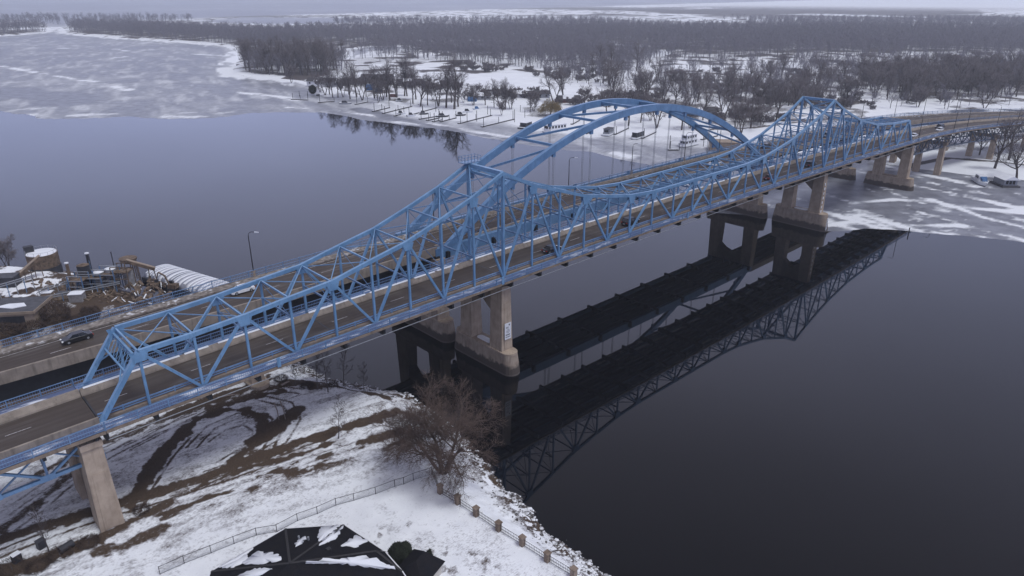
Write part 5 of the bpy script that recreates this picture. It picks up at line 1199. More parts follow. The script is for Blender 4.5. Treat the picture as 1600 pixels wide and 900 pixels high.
# steel clutter, aggregate and scrap of the yard
rs2 = random.Random(77); b = MB(); b2 = MB()
for k in range(230):
    g_ = at(rs2.uniform(60, 262), rs2.uniform(440, 474), YZ); hh = rs2.uniform(.2, 1.3); a = rs2.uniform(0, 3.1); L = rs2.uniform(.3, 2.2)
    (b if k % 5 else b2).bar((g_[0], g_[1], YZ - .3 + hh * .3), (g_[0] + L * math.cos(a), g_[1] + L * math.sin(a), YZ - .3 + hh), rs2.uniform(.1, .8) * (1 if k % 5 else .5), rs2.uniform(.1, .7) * (1 if k % 5 else .35))
tag(b.build('scrap_heap', M['rust']), 'brown scrap and machine parts lying about the works yard', 'scrap', kind='stuff'); tag(b2.build('snowy_scrap', M['snow']), 'snow covered scrap in the works yard', 'scrap', kind='stuff')
for k, (px, py, w, h) in enumerate(((150, 452, 5.5, 4.6), (172, 449, 5.0, 5.2), (196, 447, 4.0, 5.6), (128, 458, 3.4, 5.0))):
    g_ = at(px, py, YZ); T = empty('steel_frame', (g_[0], g_[1], YZ), -.75, ('blue grey steel frame before the dark silo and pale tank', 'steel frame with a stair between the pale tanks', 'brown steel frame under the loading conveyor', 'narrow steel frame by the rust brown stack')[k], 'steel frame')
    for sx in (-1, 1):
        for sy in (-1, 1): MB().bar((sx * w / 2, sy * 1.6, -.5), (sx * w / 2, sy * 1.6, h), .2, .2).build('post', M['blue_dark'] if k != 2 else M['rust'], T)
    for z in (h * .45, h * .75, h):
        for sy in (-1, 1): MB().bar((-w / 2, sy * 1.6, z), (w / 2, sy * 1.6, z), .16, .2).build('beam', M['grey_metal'] if k != 2 else M['rust'], T)
    MB().box(-w / 2, w / 2, -1.6, 1.6, h * .72, h * .74).build('platform', M['rust'], T)
    MB().bar((-w / 2 - 1.6, -1.2, -.3), (-w / 2, -1.2, h * .73), .5, .12).build('stair', M['blue_dark'], T)
g_ = at(26, 502, YZ); WB = empty('works_building', (g_[0], g_[1], YZ), -0.62, 'flat roofed tan works building with a dark opening beside the arch road', 'building')
MB().box(-9, 6.2, -4.2, 4.2, -1, 3.6).build('wall', M['tan'], WB); rf = MB().box(-9.3, 6.5, -4.5, 4.5, 3.6, 4.0).build('roof', M['roof_dk'], WB); MB().box(-9.35, 6.55, -4.55, -4.4, 3.5, 4.15).box(6.4, 6.55, -4.4, 4.55, 3.5, 4.15).build('parapet', M['tan'], rf)
MB().prism([(-3, -1), (1, -2.2), (3.5, -1), (2.2, .8), (-1, .6)], 4.0, 4.14).build('snow_patch', M['snow'], rf); MB().prism([(-8, 1), (-5, .2), (-4.4, 2.6), (-7, 3.4)], 4.0, 4.14).build('snow_patch', M['snow'], rf)
MB().box(-1.0, 4.2, -4.26, -4.19, -.2, 3.0).build('opening', M['hull'], WB)  # dark sheet on the closed wall, standing for the shade inside
for px, py, rx, h, lab in ((90, 500, 3.3, 5.0, 'large dark brown bush beside the works building'), (142, 497, 2.3, 3.4, 'rusty brown bush behind the arch railing'), (125, 503, 1.8, 2.4, 'low brown bush between two larger bushes'), (50, 515, 3.0, 2.6, 'dark low scrub before the works building'), (8, 522, 3.4, 2.8, 'dark scrub at the picture edge below the works building')):
    g_ = at(px, py, YZ); shrub('bush', (g_[0], g_[1], YZ - .6), rx, h, lab, M['brown_shrub'], int(px), 2600, leaf=0.16, cat='bush', wide=0.4)

# ---------------------------------------------------------------- house, fences and garden of the near bank
M['shingle'] = None
def m_shingle():
    t = NT('dark_roof_shingles'); n = t.noise(9, 4); n2 = t.noise(0.8, 3)
    w = t.new('ShaderNodeTexWave'); w.bands_direction = 'Z'; w.inputs['Scale'].default_value = 3.2; w.inputs['Distortion'].default_value = 0.6; t.l.new(t.pos.outputs['Position'], w.inputs['Vector'])
    c = t.mix(t.ramp(n, 0.3, 0.7), (0.006, 0.006, 0.008), (0.022, 0.022, 0.027)); c = t.mix(t.ramp(n2, .4, .7, 0, .4), c, (0.026, 0.022, 0.02)); c = t.mix(t.ramp(w.outputs['Fac'], 0.0, 0.25, 0.35, 0), c, (0.008, 0.008, 0.01))
    return t.out(c, 0.95, 0.05)
M['shingle'] = m_shingle(); M['ridge'] = plain('roof_ridge_shingles', (0.03, 0.028, 0.029), .85, .4, 5); M['roof_b0'] = plain('dark_vent', (0.03, 0.03, 0.033), .7, .2, 3); M['siding'] = plain('cream_house_wall', (0.5, 0.47, 0.42), 0.7, 0.08, 1); M['trim'] = plain('white_gutter', (0.72, 0.72, 0.74), 0.5, 0.06, 2)
EZ, AZP = 6.9, 10.6
E_ = [at(*p, EZ) for p in ((330, 893), (446, 826), (537, 820), (601, 862), (628, 893))] + [np.array(p) for p in ((-123.5, -52, EZ), (-140, -52, EZ), (-146, -34, EZ))]
Ap = at(453, 880, AZP); Wg = at(588, 861, 9.0)
HS = empty('house', (-131, -36, 4), label='house with a dark hipped shingle roof under melting snow at the lower picture edge', cat='house'); o = (-131, -36, 4)
b = MB(); faces = [(Ap, E_[0], E_[1]), (Ap, E_[1], E_[2]), (Ap, E_[2], E_[3]), (Ap, E_[3], Wg), (Wg, E_[3], E_[4]), (Ap, Wg, E_[4], E_[5]), (Ap, E_[5], E_[6]), (Ap, E_[6], E_[7]), (Ap, E_[7], E_[0])]
for f_ in faces: b.poly([tuple(p) for p in f_])
b.poly([tuple(p - np.array((0, 0, .25))) for p in E_[::-1]])
for i in range(8): p, q_ = E_[i], E_[(i + 1) % 8]; b.poly([tuple(p), tuple(p - (0, 0, .25)), tuple(q_ - (0, 0, .25)), tuple(q_)])
rf = b.build('roof', M['shingle'], HS, origin=o)
b = MB()
for p, q_ in zip(E_, E_[1:] + E_[:1]):
    d = np.array((q_[1] - p[1], p[0] - q_[0], 0)); d /= np.linalg.norm(d); c = (p + q_) / 2
    if d[:2] @ (c - np.mean(E_, 0))[:2] < 0: d = -d
    b.bar(p + d * .08 - (0, 0, .06), q_ + d * .08 - (0, 0, .06), .14, .13)
b.build('gutter', M['trim'], rf, origin=o)
for p_, q_ in ((Ap, E_[1]), (Ap, E_[2]), (Ap, Wg), (Wg, E_[3]), (Wg, E_[4]), (Ap, E_[0])):
    MB().bar(p_ + (0, 0, .02), q_ + (0, 0, .02), .30, .07).build('ridge_cap', M['ridge'], rf, origin=o)
for w_ in ((0.25, .35), (0.45, .2)):
    c_ = Ap * (1 - sum(w_)) + E_[1] * w_[0] + E_[2] * w_[1]; MB().cyl((c_[0], c_[1]), .13, .13, c_[2] - .1, c_[2] + .5, 10).build('vent_pipe', M['grey_metal'], rf, origin=o)
c_ = Ap * .5 + E_[2] * .25 + E_[3] * .25; MB().box(c_[0] - .25, c_[0] + .25, c_[1] - .25, c_[1] + .25, c_[2] - .2, c_[2] + .25).build('roof_vent', M['roof_b0'], rf, origin=o)
ce = np.mean(E_, 0); b = MB(); b.prism([tuple((ce + (p - ce) * 0.93)[:2]) for p in E_], 3.4, EZ - .2); b.build('wall', M['siding'], HS, origin=o)
rg2 = np.random.default_rng(9)
def roof_snow(tri, pts, th=0.13, rough=0.13):
    """a snow patch lying on the roof face TRI, outlined in barycentric coordinates, its edge ragged"""
    A_, B_, C_ = [np.array(p, float) for p in tri[:3]]; n_ = np.cross(B_ - A_, C_ - A_); n_ /= np.linalg.norm(n_); n_ = n_ if n_[2] > 0 else -n_
    P_ = [A_ * (1 - u - v) + B_ * u + C_ * v for u, v in pts]; out = []
    for k in range(len(P_)):
        p, q_ = P_[k], P_[(k + 1) % len(P_)]; m_ = max(3, int(np.linalg.norm(q_ - p) / 0.35))
        for j in range(m_):
            e = p + (q_ - p) * j / m_; jt = rg2.normal(0, rough, 3) if j else np.zeros(3); out.append(e + jt - n_ * (jt @ n_))
    c = np.mean(out, 0) + n_ * th * 1.6; n = len(out); b = MB(); vs = [q_ + n_ * 0.012 for q_ in out] + [q_ * .985 + np.mean(out, 0) * .015 + n_ * th for q_ in out] + [c]
    b._add(vs, [(k, (k + 1) % n, n + (k + 1) % n, n + k) for k in range(n)] + [(n + k, n + (k + 1) % n, 2 * n) for k in range(n)])
    b.build('roof_snow', M['snow'], rf, True, origin=o)
roof_snow(faces[2], [(0.80, 0.04), (0.98, 0.0), (0.93, .06), (0.60, 0.12), (0.58, 0.05)]) if False else None
roof_snow(faces[1], [(0.34, 0.62), (0.04, 0.94), (0.0, 0.52), (0.14, 0.50)])
roof_snow(faces[1], [(0.30, .12), (.42, .18), (.40, .30), (.26, .24)])
roof_snow(faces[2], [(0.60, 0.36), (0.36, 0.62), (0.22, 0.56), (0.32, .34)])
roof_snow(faces[2], [(0.96, .02), (.55, .16), (.40, .06), (.62, .02)])
roof_snow(faces[3], [(0.97, 0.02), (0.40, 0.52), (0.10, .85), (0.10, 0.55), (0.45, 0.30), (0.72, 0.14)])
roof_snow(faces[0], [(0.86, 0.05), (0.70, 0.18), (0.55, .36), (0.52, .18), (.70, .04)])
roof_snow(faces[0], [(0.10, 0.10), (0.36, .05), (0.6, .12), (0.4, .40), (.12, .25)])
roof_snow(faces[0], [(0.90, .07), (.60, .38), (.45, .52), (.62, .2)])
roof_snow((Ap, Wg, E_[4]), [(0.12, 0.03), (0.55, 0.12), (0.72, 0.12), (0.30, 0.66), (0.08, 0.88), (0.10, 0.45), (0.24, 0.30), (0.06, 0.10)])
roof_snow((Ap, E_[7], E_[0]), [(0.05, 0.15), (0.2, .35), (.1, .55), (.02, .4)])
DS = empty('satellite_dish', tuple(at(416, 888, 9.0)), 0.4, 'small grey satellite dish on the house roof', 'satellite dish')
MB().tube([(0, 0, -1.6), (0, 0, 0)], 0.05, 8).build('mast', M['grey_metal'], DS)
MB()._add([(0.45 * math.cos(a) * .9, 0.12 - .10, 0.45 * math.sin(a) + .1) for a in np.linspace(0, 2 * math.pi, 17)[:-1]] + [(0, .14, .1)], [(k, (k + 1) % 16, 16) for k in range(16)]).build('dish', M['grey_metal'], DS)
SH = empty('garden_shed', tuple(at(655, 905, 4.0)), 0.35, 'small brown shingled roof beside the round evergreen', 'shed'); MB().box(-2.1, 2.1, -2.0, 2.0, -.6, 1.9).build('wall', M['siding'], SH)
MB()._add([(-2.5, -2.4, 1.85), (2.5, -2.4, 1.85), (2.5, 2.4, 1.85), (-2.5, 2.4, 1.85), (-.4, 0, 3.4), (1.4, 0, 3.4)], [(0, 3, 2, 1), (0, 1, 5, 4), (1, 2, 5), (2, 3, 4, 5), (3, 0, 4)]).build('roof', M['shingle'], SH)
g_ = at(627, 878, 4); shrub('round_evergreen', (g_[0], g_[1], 3.9), 1.75, 2.9, 'rounded dark evergreen at the corner of the house', M['evergreen'], 3, 9000, leaf=0.075, wide=0.95)
g_ = at(672, 884, 4); shrub('column_evergreen', (g_[0], g_[1], 3.9), 0.42, 2.9, 'narrow upright dark evergreen beside the house', M['evergreen'], 5, 3000, cone=False, leaf=0.06, wide=0.9)
# wire fence on dark posts
M['mesh'] = None
def m_wire():
    t = NT('wire_netting'); t.b.inputs['Alpha'].default_value = 0.22; return t.out((0.06, 0.065, 0.08), 0.6, 0.3)
M['mesh'] = m_wire(); M['stone'] = m_concrete('brown_stone_pillar', (0.15, 0.11, 0.085), (0.30, 0.235, 0.185))
FP = [at(*p, 4.0) for p in ((250, 897), (288, 880), (330, 864), (366, 850), (401, 837), (433, 838 - 6), (465, 814), (496, 803), (525, 790), (553, 782), (587, 772), (617, 761), (631, 757), (646, 751), (675, 742))]
WF = empty('wire_fence', tuple(FP[0]), label='low dark wire fence with thin posts across the snowy garden', cat='fence'); o = tuple(FP[0])
for p in FP: z = bank_z(p[0], p[1]); MB().bar((p[0], p[1], z - .2), (p[0], p[1], z + 1.32), .07, .07).build('fence_post', M['dark_metal'], WF, origin=o)
b = MB(); n_ = MB()
for p, q_ in zip(FP[:-1], FP[1:]):
    z0, z1 = bank_z(p[0], p[1]), bank_z(q_[0], q_[1]); b.bar((p[0], p[1], z0 + 1.25), (q_[0], q_[1], z1 + 1.25), .05, .05); b.bar((p[0], p[1], z0 + .08), (q_[0], q_[1], z1 + .08), .03, .03)
    L = np.linalg.norm(q_ - p); m_ = int(L / 0.16)
    for k in range(m_):
        t = k / m_; c = p + (q_ - p) * t; z = z0 + (z1 - z0) * t; t2 = min(1, t + 1.1 / L); c2 = p + (q_ - p) * t2; t3 = max(0, t - 1.1 / L); c3 = p + (q_ - p) * t3
        n_.bar((c[0], c[1], z + .08), (c2[0], c2[1], z + .08 + 1.15 * (t2 - t) * L / 1.1), .009, .009); n_.bar((c[0], c[1], z + .08), (c3[0], c3[1], z + .08 + 1.15 * (t - t3) * L / 1.1), .009, .009)
b.build('fence_rail', M['dark_metal'], WF, origin=o); n_.build('wire_netting', M['grey_metal'], WF, origin=o)
PP = [at(*p, 4.0) for p in ((688, 771), (715, 787), (744, 806), (779, 829), (816, 852), (855, 877), (896, 902))]
PF = empty('pillar_fence', tuple(PP[0]), label='garden fence of square brown stone pillars and dark iron panels along the riprap', cat='fence'); o = tuple(PP[0])
for p in PP:
    z = bank_z(p[0], p[1]); pl = MB().box(p[0] - .32, p[0] + .32, p[1] - .32, p[1] + .32, z - .3, z + 1.35).build('pillar', M['stone'], PF, origin=o); MB().box(p[0] - .42, p[0] + .42, p[1] - .42, p[1] + .42, z + 1.35, z + 1.5).build('pillar_cap', M['stone'], pl, origin=o)
for p, q_ in zip([FP[-1]] + PP[:-1], PP):
    z0, z1 = bank_z(p[0], p[1]), bank_z(q_[0], q_[1]); b = MB()
    for dz in (.15, .6, 1.1): b.bar((p[0], p[1], z0 + dz), (q_[0], q_[1], z1 + dz), .045, .045)
    L = np.linalg.norm(q_ - p); m_ = int(L / .28)
    for k in range(m_): t = (k + .5) / m_; c = p + (q_ - p) * t; z = z0 + (z1 - z0) * t; b.bar((c[0], c[1], z + .05), (c[0], c[1], z + 1.12), .025, .025)
    b.build('iron_panel', M['dark_metal'], PF, origin=o)
# riprap along the water
def m_rock():
    t = NT('snowy_rocks'); n = t.noise(2.5, 4); n2 = t.noise(1.1, 3); nzz = t.nz()
    k = t.ramp(t.math('ADD', nzz, t.ramp(n2, .3, .7, -.6, .25)), 0.55, 0.85); c = t.mix(t.ramp(n, .3, .7), (0.035, 0.03, 0.03), (0.14, 0.125, 0.12))
    return t.out(t.mix(k, c, (0.8, 0.81, 0.84)), 0.85, 0.2)
M['rock'] = m_rock()
rr_ = random.Random(21); b = MB()
ico = [(0, 0, 1), (.89, 0, .45), (.28, .85, .45), (-.72, .53, .45), (-.72, -.53, .45), (.28, -.85, .45), (.72, .53, -.45), (-.28, .85, -.45), (-.89, 0, -.45), (-.28, -.85, -.45), (.72, -.53, -.45), (0, 0, -1)]
icf = [(0, 1, 2), (0, 2, 3), (0, 3, 4), (0, 4, 5), (0, 5, 1), (1, 6, 2), (2, 7, 3), (3, 8, 4), (4, 9, 5), (5, 10, 1), (6, 7, 2), (7, 8, 3), (8, 9, 4), (9, 10, 5), (10, 6, 1), (11, 7, 6), (11, 8, 7), (11, 9, 8), (11, 10, 9), (11, 6, 10)]
cx_ = np.array([[rr_.uniform(-108, -86), rr_.uniform(-62, 36)] for _ in range(16000)]); sdv = sdist(cx_[:, 0], cx_[:, 1], SHORE); ll_ = sdist(cx_[:, 0], cx_[:, 1], lawn)
dn = fbm(cx_[:, 0] / 3, cx_[:, 1] / 3, 88, 3)
for (x, y), s_, l_, d_ in zip(cx_, sdv, ll_, dn):
    if not (-0.6 < s_ < 7.0) or l_ > -1.0 or rr_.random() > (1.25 - s_ / 5.2) * (0.25 + 1.1 * max(0, d_ - .35) * 2): continue
    r = rr_.choice((.11, .13, .16, .2, .26, .36)) * (1.25 if s_ < 2 else 0.9); a = rr_.uniform(0, 6.28); ca, sa = math.cos(a), math.sin(a); sx, sy, sz = r * rr_.uniform(.8, 1.5), r * rr_.uniform(.7, 1.1), r * rr_.uniform(.5, .9); z = bank_z(x, y) + r * .15
    pts = [(vx * sx * (1 + rr_.uniform(-.2, .2)), vy * sy * (1 + rr_.uniform(-.2, .2)), vz * sz) for vx, vy, vz in ico]
    b._add([(x + u * ca - v * sa, y + u * sa + v * ca, z + w) for u, v, w in pts], icf)
tag(b.build('riprap', M['rock']), 'snow dusted riprap rocks along the near bank', 'riprap', kind='stuff')
# dry grass and weeds sticking through the snow
rw = np.random.default_rng(31); S = []
px_ = rw.uniform(-156, -90, 42000); py_ = rw.uniform(-40, 30, 42000); ii = np.clip(np.searchsorted(gx, px_), 0, len(gx) - 1); jj = np.clip(np.searchsorted(gy, py_), 0, len(gy) - 1)
keep = (dirt[ii, jj] > rw.uniform(.35, 1.1, 42000)) & (sd_b[ii, jj] > 3)
for x, y, z in zip(px_[keep], py_[keep], bz[ii, jj][keep]):
    h = rw.uniform(.08, .30); S.append((np.array((x, y, z - .03)), np.array((x + rw.normal(0, .12), y + rw.normal(0, .12), z + h)), 0, 0, 0))
V, F = twigs(S, 0.028); M['dry'] = m_barksnow('dry_brown_grass', (0.06, 0.042, 0.03), (0.17, 0.125, 0.09))
tag(mesh_obj('dry_grass', V, F, M['dry']), 'dry brown grass along the dirt tracks of the bank', 'grass', kind='stuff')
for k, (px0, py0, px1, py1, r, lab) in enumerate(((272, 618, 312, 626, .13, 'pale driftwood log lying straight beside the bridge footway'), (340, 622, 375, 617, .12, 'thin pale log on the brown soil under the bridge'), (428, 630, 436, 656, .11, 'curved grey log at the bend of the wheel tracks, left one'), (438, 628, 446, 655, .11, 'curved grey log at the bend of the wheel tracks, right one'), (440, 500 + 104, 452, 598, .2, 'weathered stump log among the rocks by the bridge'))):
    a, c = at(px0, py0, 4), at(px1, py1, 4); za, zc = bank_z(a[0], a[1]), bank_z(c[0], c[1]); mid = (a + c) / 2 + (0.2, .1, 0)
    T = MB().tube([(a[0], a[1], za + r), (mid[0], mid[1], (za + zc) / 2 + r), (c[0], c[1], zc + r)], [r, r * .9, r * .6], 7).build('log', plain('grey_driftwood', (0.27, 0.22, 0.19), .9, .3, 3) if k == 0 else bpy.data.materials['grey_driftwood']); tag(T, lab, 'log')
for k, (px, py, rx, h, lab) in enumerate(((20, 893, 2.0, 1.3, 'low dark scrub at the lower left corner behind the dark boxes'), (95, 872, 1.7, 1.0, 'low dark scrub under the small bare sapling'), (140, 852, 1.5, .9, 'low brown scrub at the foot of the land pier'), (60, 890, 1.6, 1.0, 'flat brown scrub before the low dark scrub corner'), (222, 800, 1.3, .9, 'low dark scrub where the dirt tracks meet by the land pier'), (520, 604, 1.2, .9, 'brown weeds among the riprap under the tallest sapling'), (440, 596, 1.4, .9, 'brown weeds on the rocks close under the bridge footway'), (480, 606, 1.3, .8, 'brown weeds between the saplings and the bridge'))):
    g_ = at(px, py, 3.8); shrub('scrub', (g_[0], g_[1], bank_z(g_[0], g_[1]) - .1), rx, h, lab, M['brown_shrub'], 50 + k, 900, leaf=0.12, cat='scrub', wide=0.22)
# dark bins at the lower left corner
for k, (px, py, lab) in enumerate(((28, 878, 'dark equipment box in the scrub, nearer the picture edge'), (66, 856, 'dark equipment box before the land pier'), (105, 860, 'round dark tank lying in the scrub'))):
    g_ = at(px, py, 4); T = empty('equipment_box', (g_[0], g_[1], bank_z(g_[0], g_[1])), .3, lab, 'box')
    if k < 2: MB().box(-.5, .5, -.4, .4, -.1, 1.2).build('case', M['hull'], T); MB().box(-.53, .53, -.43, .43, 1.2, 1.27).build('lid', M['snow'] if k == 0 else M['roof_dk'], T)
    else: MB().tube([(-.9, 0, .5), (.9, 0, .5)], .5, 14).build('drum', M['hull'], T); MB().box(-.5, .5, -.35, .35, -.1, .12).build('cradle', M['rust'], T)
# ---------------------------------------------------------------- the harbour: houses, docks, boats
M['house_w'] = plain('white_house_wall', (0.62, 0.62, 0.64), 0.7, 0.08, 1); M['house_g'] = plain('grey_house_wall', (0.27, 0.28, 0.31), 0.7, 0.12, 1); M['roof_b'] = plain('dark_brown_roof', (0.06, 0.054, 0.058), 0.85, 0.3, 1)
M['dock'] = plain('wet_dark_dock_timber', (0.075, 0.07, 0.075), 0.85, 0.3, 1.2); M['boat_w'] = plain('white_boat_paint', (0.68, 0.69, 0.72), 0.4, 0.08, 1.5); M['tarpb'] = plain('blue_tarpaulin', (0.04, 0.115, 0.26), 0.6, 0.3, 1.5); M['redw'] = plain('dark_red_wall', (0.12, 0.05, 0.05), .7, .2, 1)
def house(px, py, L, D, H, rz, wall, roof, label, name='house', snow=0.0, cat='house'):
    g_ = at(px, py, 1.2); T = empty(name, (g_[0], g_[1], 0.9), rz, label, cat)
    MB().box(-L / 2, L / 2, -D / 2, D / 2, -.5, H).build('wall', wall, T)
    b = MB(); e = 0.5; r = H + D * 0.24
    b._add([(-L / 2 - e, -D / 2 - e, H - .15), (L / 2 + e, -D / 2 - e, H - .15), (L / 2 + e, D / 2 + e, H - .15), (-L / 2 - e, D / 2 + e, H - .15), (-L / 2 - e, 0, r), (L / 2 + e, 0, r)], [(0, 3, 2, 1), (0, 1, 5, 4), (2, 3, 4, 5), (1, 2, 5), (3, 0, 4)])
    rf = b.build('roof', roof, T)
    if snow: 
        s = MB(); s.slabpoly([(-L / 2 * snow, -D / 2 - .3, H + .12), (L / 2 * snow, -D / 2 - .3, H + .12), (L / 2 * snow * .8, -.3, r + .06), (-L / 2 * snow * .9, -.3, r + .06)], .1); s.build('roof_snow', M['snow'], rf)
    for k in range(max(1, int(L / 4))):
        x = -L / 2 + (k + .5) * L / max(1, int(L / 4)); w = MB().box(x - .7, x + .7, -D / 2 - .05, -D / 2 + .02, H * .4, H * .8).build('window', M['glass'], T)
    MB().box(-.5, .5, D / 2 - .02, D / 2 + .05, 0, 2.0).build('door', M['roof_b'], T)
    return T
hz = -0.85
house(497, 132, 15, 10, 3.4, hz, M['house_w'], M['roof_b'], 'white walled dark roofed house on the point left of the round evergreen', snow=0.25)
house(530, 133, 17, 11, 3.2, hz + .1, M['house_g'], M['roof_b'], 'grey house with a wide dark roof right of the white house', snow=0.2)
house(590, 126, 26, 10, 3.2, hz, M['house_g'], M['roof_b'], 'long low house with a dark roof behind the blue tarpaulins')
house(640, 133, 20, 9, 3.0, hz + .15, M['house_g'], M['roof_b'], 'long grey house between the tall trees', snow=0.5)
house(678, 136, 18, 9, 3.0, hz + .1, M['redw'], M['roof_b'], 'low dark red house behind the tallest tree', snow=.6)
house(748, 155, 16, 8, 3.0, hz + .25, M['house_g'], M['roof_b'], 'grey shed among the bushes left of the forked trees', snow=.5, cat='shed')
house(818, 152, 17, 9, 3.2, hz + .2, M['house_w'], M['roof_b'], 'pale house with a snow covered roof left of the willow', snow=.95)
house(842, 153, 14, 8, 3.6, hz + .25, M['house_g'], M['roof_b'], 'dark roofed house directly behind the willow')
house(888, 160, 15, 8, 3.2, hz + .2, M['redw'], M['roof_b'], 'brown house right of the willow above the arch', snow=.6)
house(1085, 181, 24, 9, 3.4, hz + .3, M['house_g'], M['roof_b'], 'long grey building behind the crown of the arch', snow=.4)
for px, py, L, D, H, lab in ((578, 140, 6, 5, 4.2, 'bright blue tarpaulin shelter under the tall trees'), (592, 143, 5, 4, 2.4, 'dark blue covered boat on land beside the bright blue shelter'), (738, 158, 6, 4, 3.2, 'blue tarpaulin cover by the single tall tree'), (615, 151, 5, 3, 2.2, 'dark red crate shed at the foot of the tall trees')):
    g_ = at(px, py, 1.2); T = empty('shelter', (g_[0], g_[1], .9), hz, lab, 'shelter'); m_ = M['tarpb'] if 'blue' in lab else M['redw']
    MB()._add([(-L / 2, -D / 2, 0), (L / 2, -D / 2, 0), (L / 2, D / 2, 0), (-L / 2, D / 2, 0), (-L / 2, -D / 2, H * .55), (L / 2, -D / 2, H * .55), (L / 2, D / 2, H * .55), (-L / 2, D / 2, H * .55), (-L / 2 * .9, 0, H), (L / 2 * .9, 0, H)],
              [(0, 3, 2, 1), (0, 1, 5, 4), (1, 2, 6, 5), (2, 3, 7, 6), (3, 0, 4, 7), (4, 5, 9, 8), (6, 7, 8, 9), (5, 6, 9), (7, 4, 8)]).build('cover', m_, T)
    b = MB()
    for sx in (-1, 1):
        for sy in (-1, 1): b.bar((sx * L / 2.05, sy * D / 2.05, -.3), (sx * L / 2.05, sy * D / 2.05, H * .5), .15, .15)
    b.build('frame', M['dark_metal'], T)
g_ = at(489, 146, 1.2); shrub('round_evergreen', (g_[0], g_[1], .8), 2.7, 6.4, 'rounded dark evergreen on the snowy point before the houses', M['evergreen'], 12, 2600, leaf=.3)
g_ = at(497, 149, 1); T = empty('boat_hull', (g_[0], g_[1], .9), .3, 'small upturned dark boat on the snow by the round evergreen', 'boat'); MB().tube([(-2, 0, .2), (-1, 0, .35), (1, 0, .35), (2, 0, .2)], [.1, .7, .7, .1], 10).build('hull', M['hull'], T); MB().bar((-1.9, 0, 1.0), (1.9, 0, 1.0), .12, .12).build('keel', M['dock'], T)
def post(b, x, y, h): b.tube([(x, y, -.5), (x, y, h)], .16, 6)
def dock(p0, p1, label, posts=3, w=1.3, tall=4.2, snow=True):
    a, c = at(*p0, .4), at(*p1, .4); T = empty('dock', (a[0], a[1], 0), label=label, cat='dock', group='docks of the harbour'); o = (a[0], a[1], 0)
    MB().bar((a[0], a[1], .42), (c[0], c[1], .42), w, .5).build('deck', M['dock'], T, origin=o)
    if snow: MB().bar((a[0], a[1], .72), (c[0], c[1], .72), w * .62, .1).build('snow_cover', M['snow'], T, origin=o)
    for k in range(posts):
        q_ = a + (c - a) * (0.02 + .9 * k / max(1, posts - 1)); b = MB(); post(b, q_[0] + .9, q_[1] - .4, tall * (1 if k % 2 == 0 else .75)); b.build('mooring_post', M['dark_metal'], T, origin=o)
DOCKS = [((582, 174), (608, 168), 'first long dock right of the snowy point'), ((598, 177), (643, 166), 'second long dock of the harbour, under the twin trees'), ((616, 181), (630, 177), 'short dock with a snow heaped boat'), ((636, 181), (682, 168), 'longest dock of the crowded row'),
         ((655, 186), (686, 181), 'narrow finger dock, upper one of the row'), ((667, 188), (686, 184), 'narrow finger dock, middle one of the row'), ((676, 190), (690, 187), 'narrow finger dock, lowest of the row'), ((688, 190), (712, 184), 'dock with a dark cabin boat at its end'),
         ((716, 193), (768, 180), 'curving dock by itself right of the crowded row'), ((752, 198), (803, 186), 'curving dock before the dark roofed boat'), ((455, 155), (481, 156), 'low dock on the snowy point by the stones'), ((497, 160), (522, 158), 'broken dock in the ice off the point'),
         ((555, 163), (574, 159), 'small dock beside the grey covered boat'), ((893, 194), (908, 186), 'dock slanting up behind the white houseboat'), ((960, 210), (981, 200), 'dock beside the small grey houseboat'), ((1003, 216), (1024, 206), 'long curved dock behind the tug'), ((1096, 218), (1120, 212), 'dock behind the two decked houseboat'),
         ((1044, 234), (1060, 234), 'low float with one mast before the two decked houseboat')]
for k, (p0, p1, lab) in enumerate(DOCKS): dock(p0, p1, lab, 3 if k < 11 else 2, tall=4.6 if k % 3 else 5.4)
for px, py, h in ((468, 150, 4), (481, 151, 4.5), (660, 172, 4), (681, 174, 4.6), (730, 190, 6), (745, 189, 6.5), (762, 178, 5.5), (804, 190, 7.5), (813, 176, 5), (820, 183, 5.5), (1046, 233, 7), (1099, 228, 8), (1420, 363, 2.0)):
    g_ = at(px, py, .4); b = MB(); post(b, 0, 0, h); T = b.build('mooring_pile', M['dark_metal']); T.location = (g_[0], g_[1], 0); tag(T, 'lone dark mooring pile standing in the harbour ice' if px < 1400 else 'thin dark pile at the ice edge in front of the far span', 'mooring pile', 'mooring piles in the harbour ice' if px < 1400 else None)
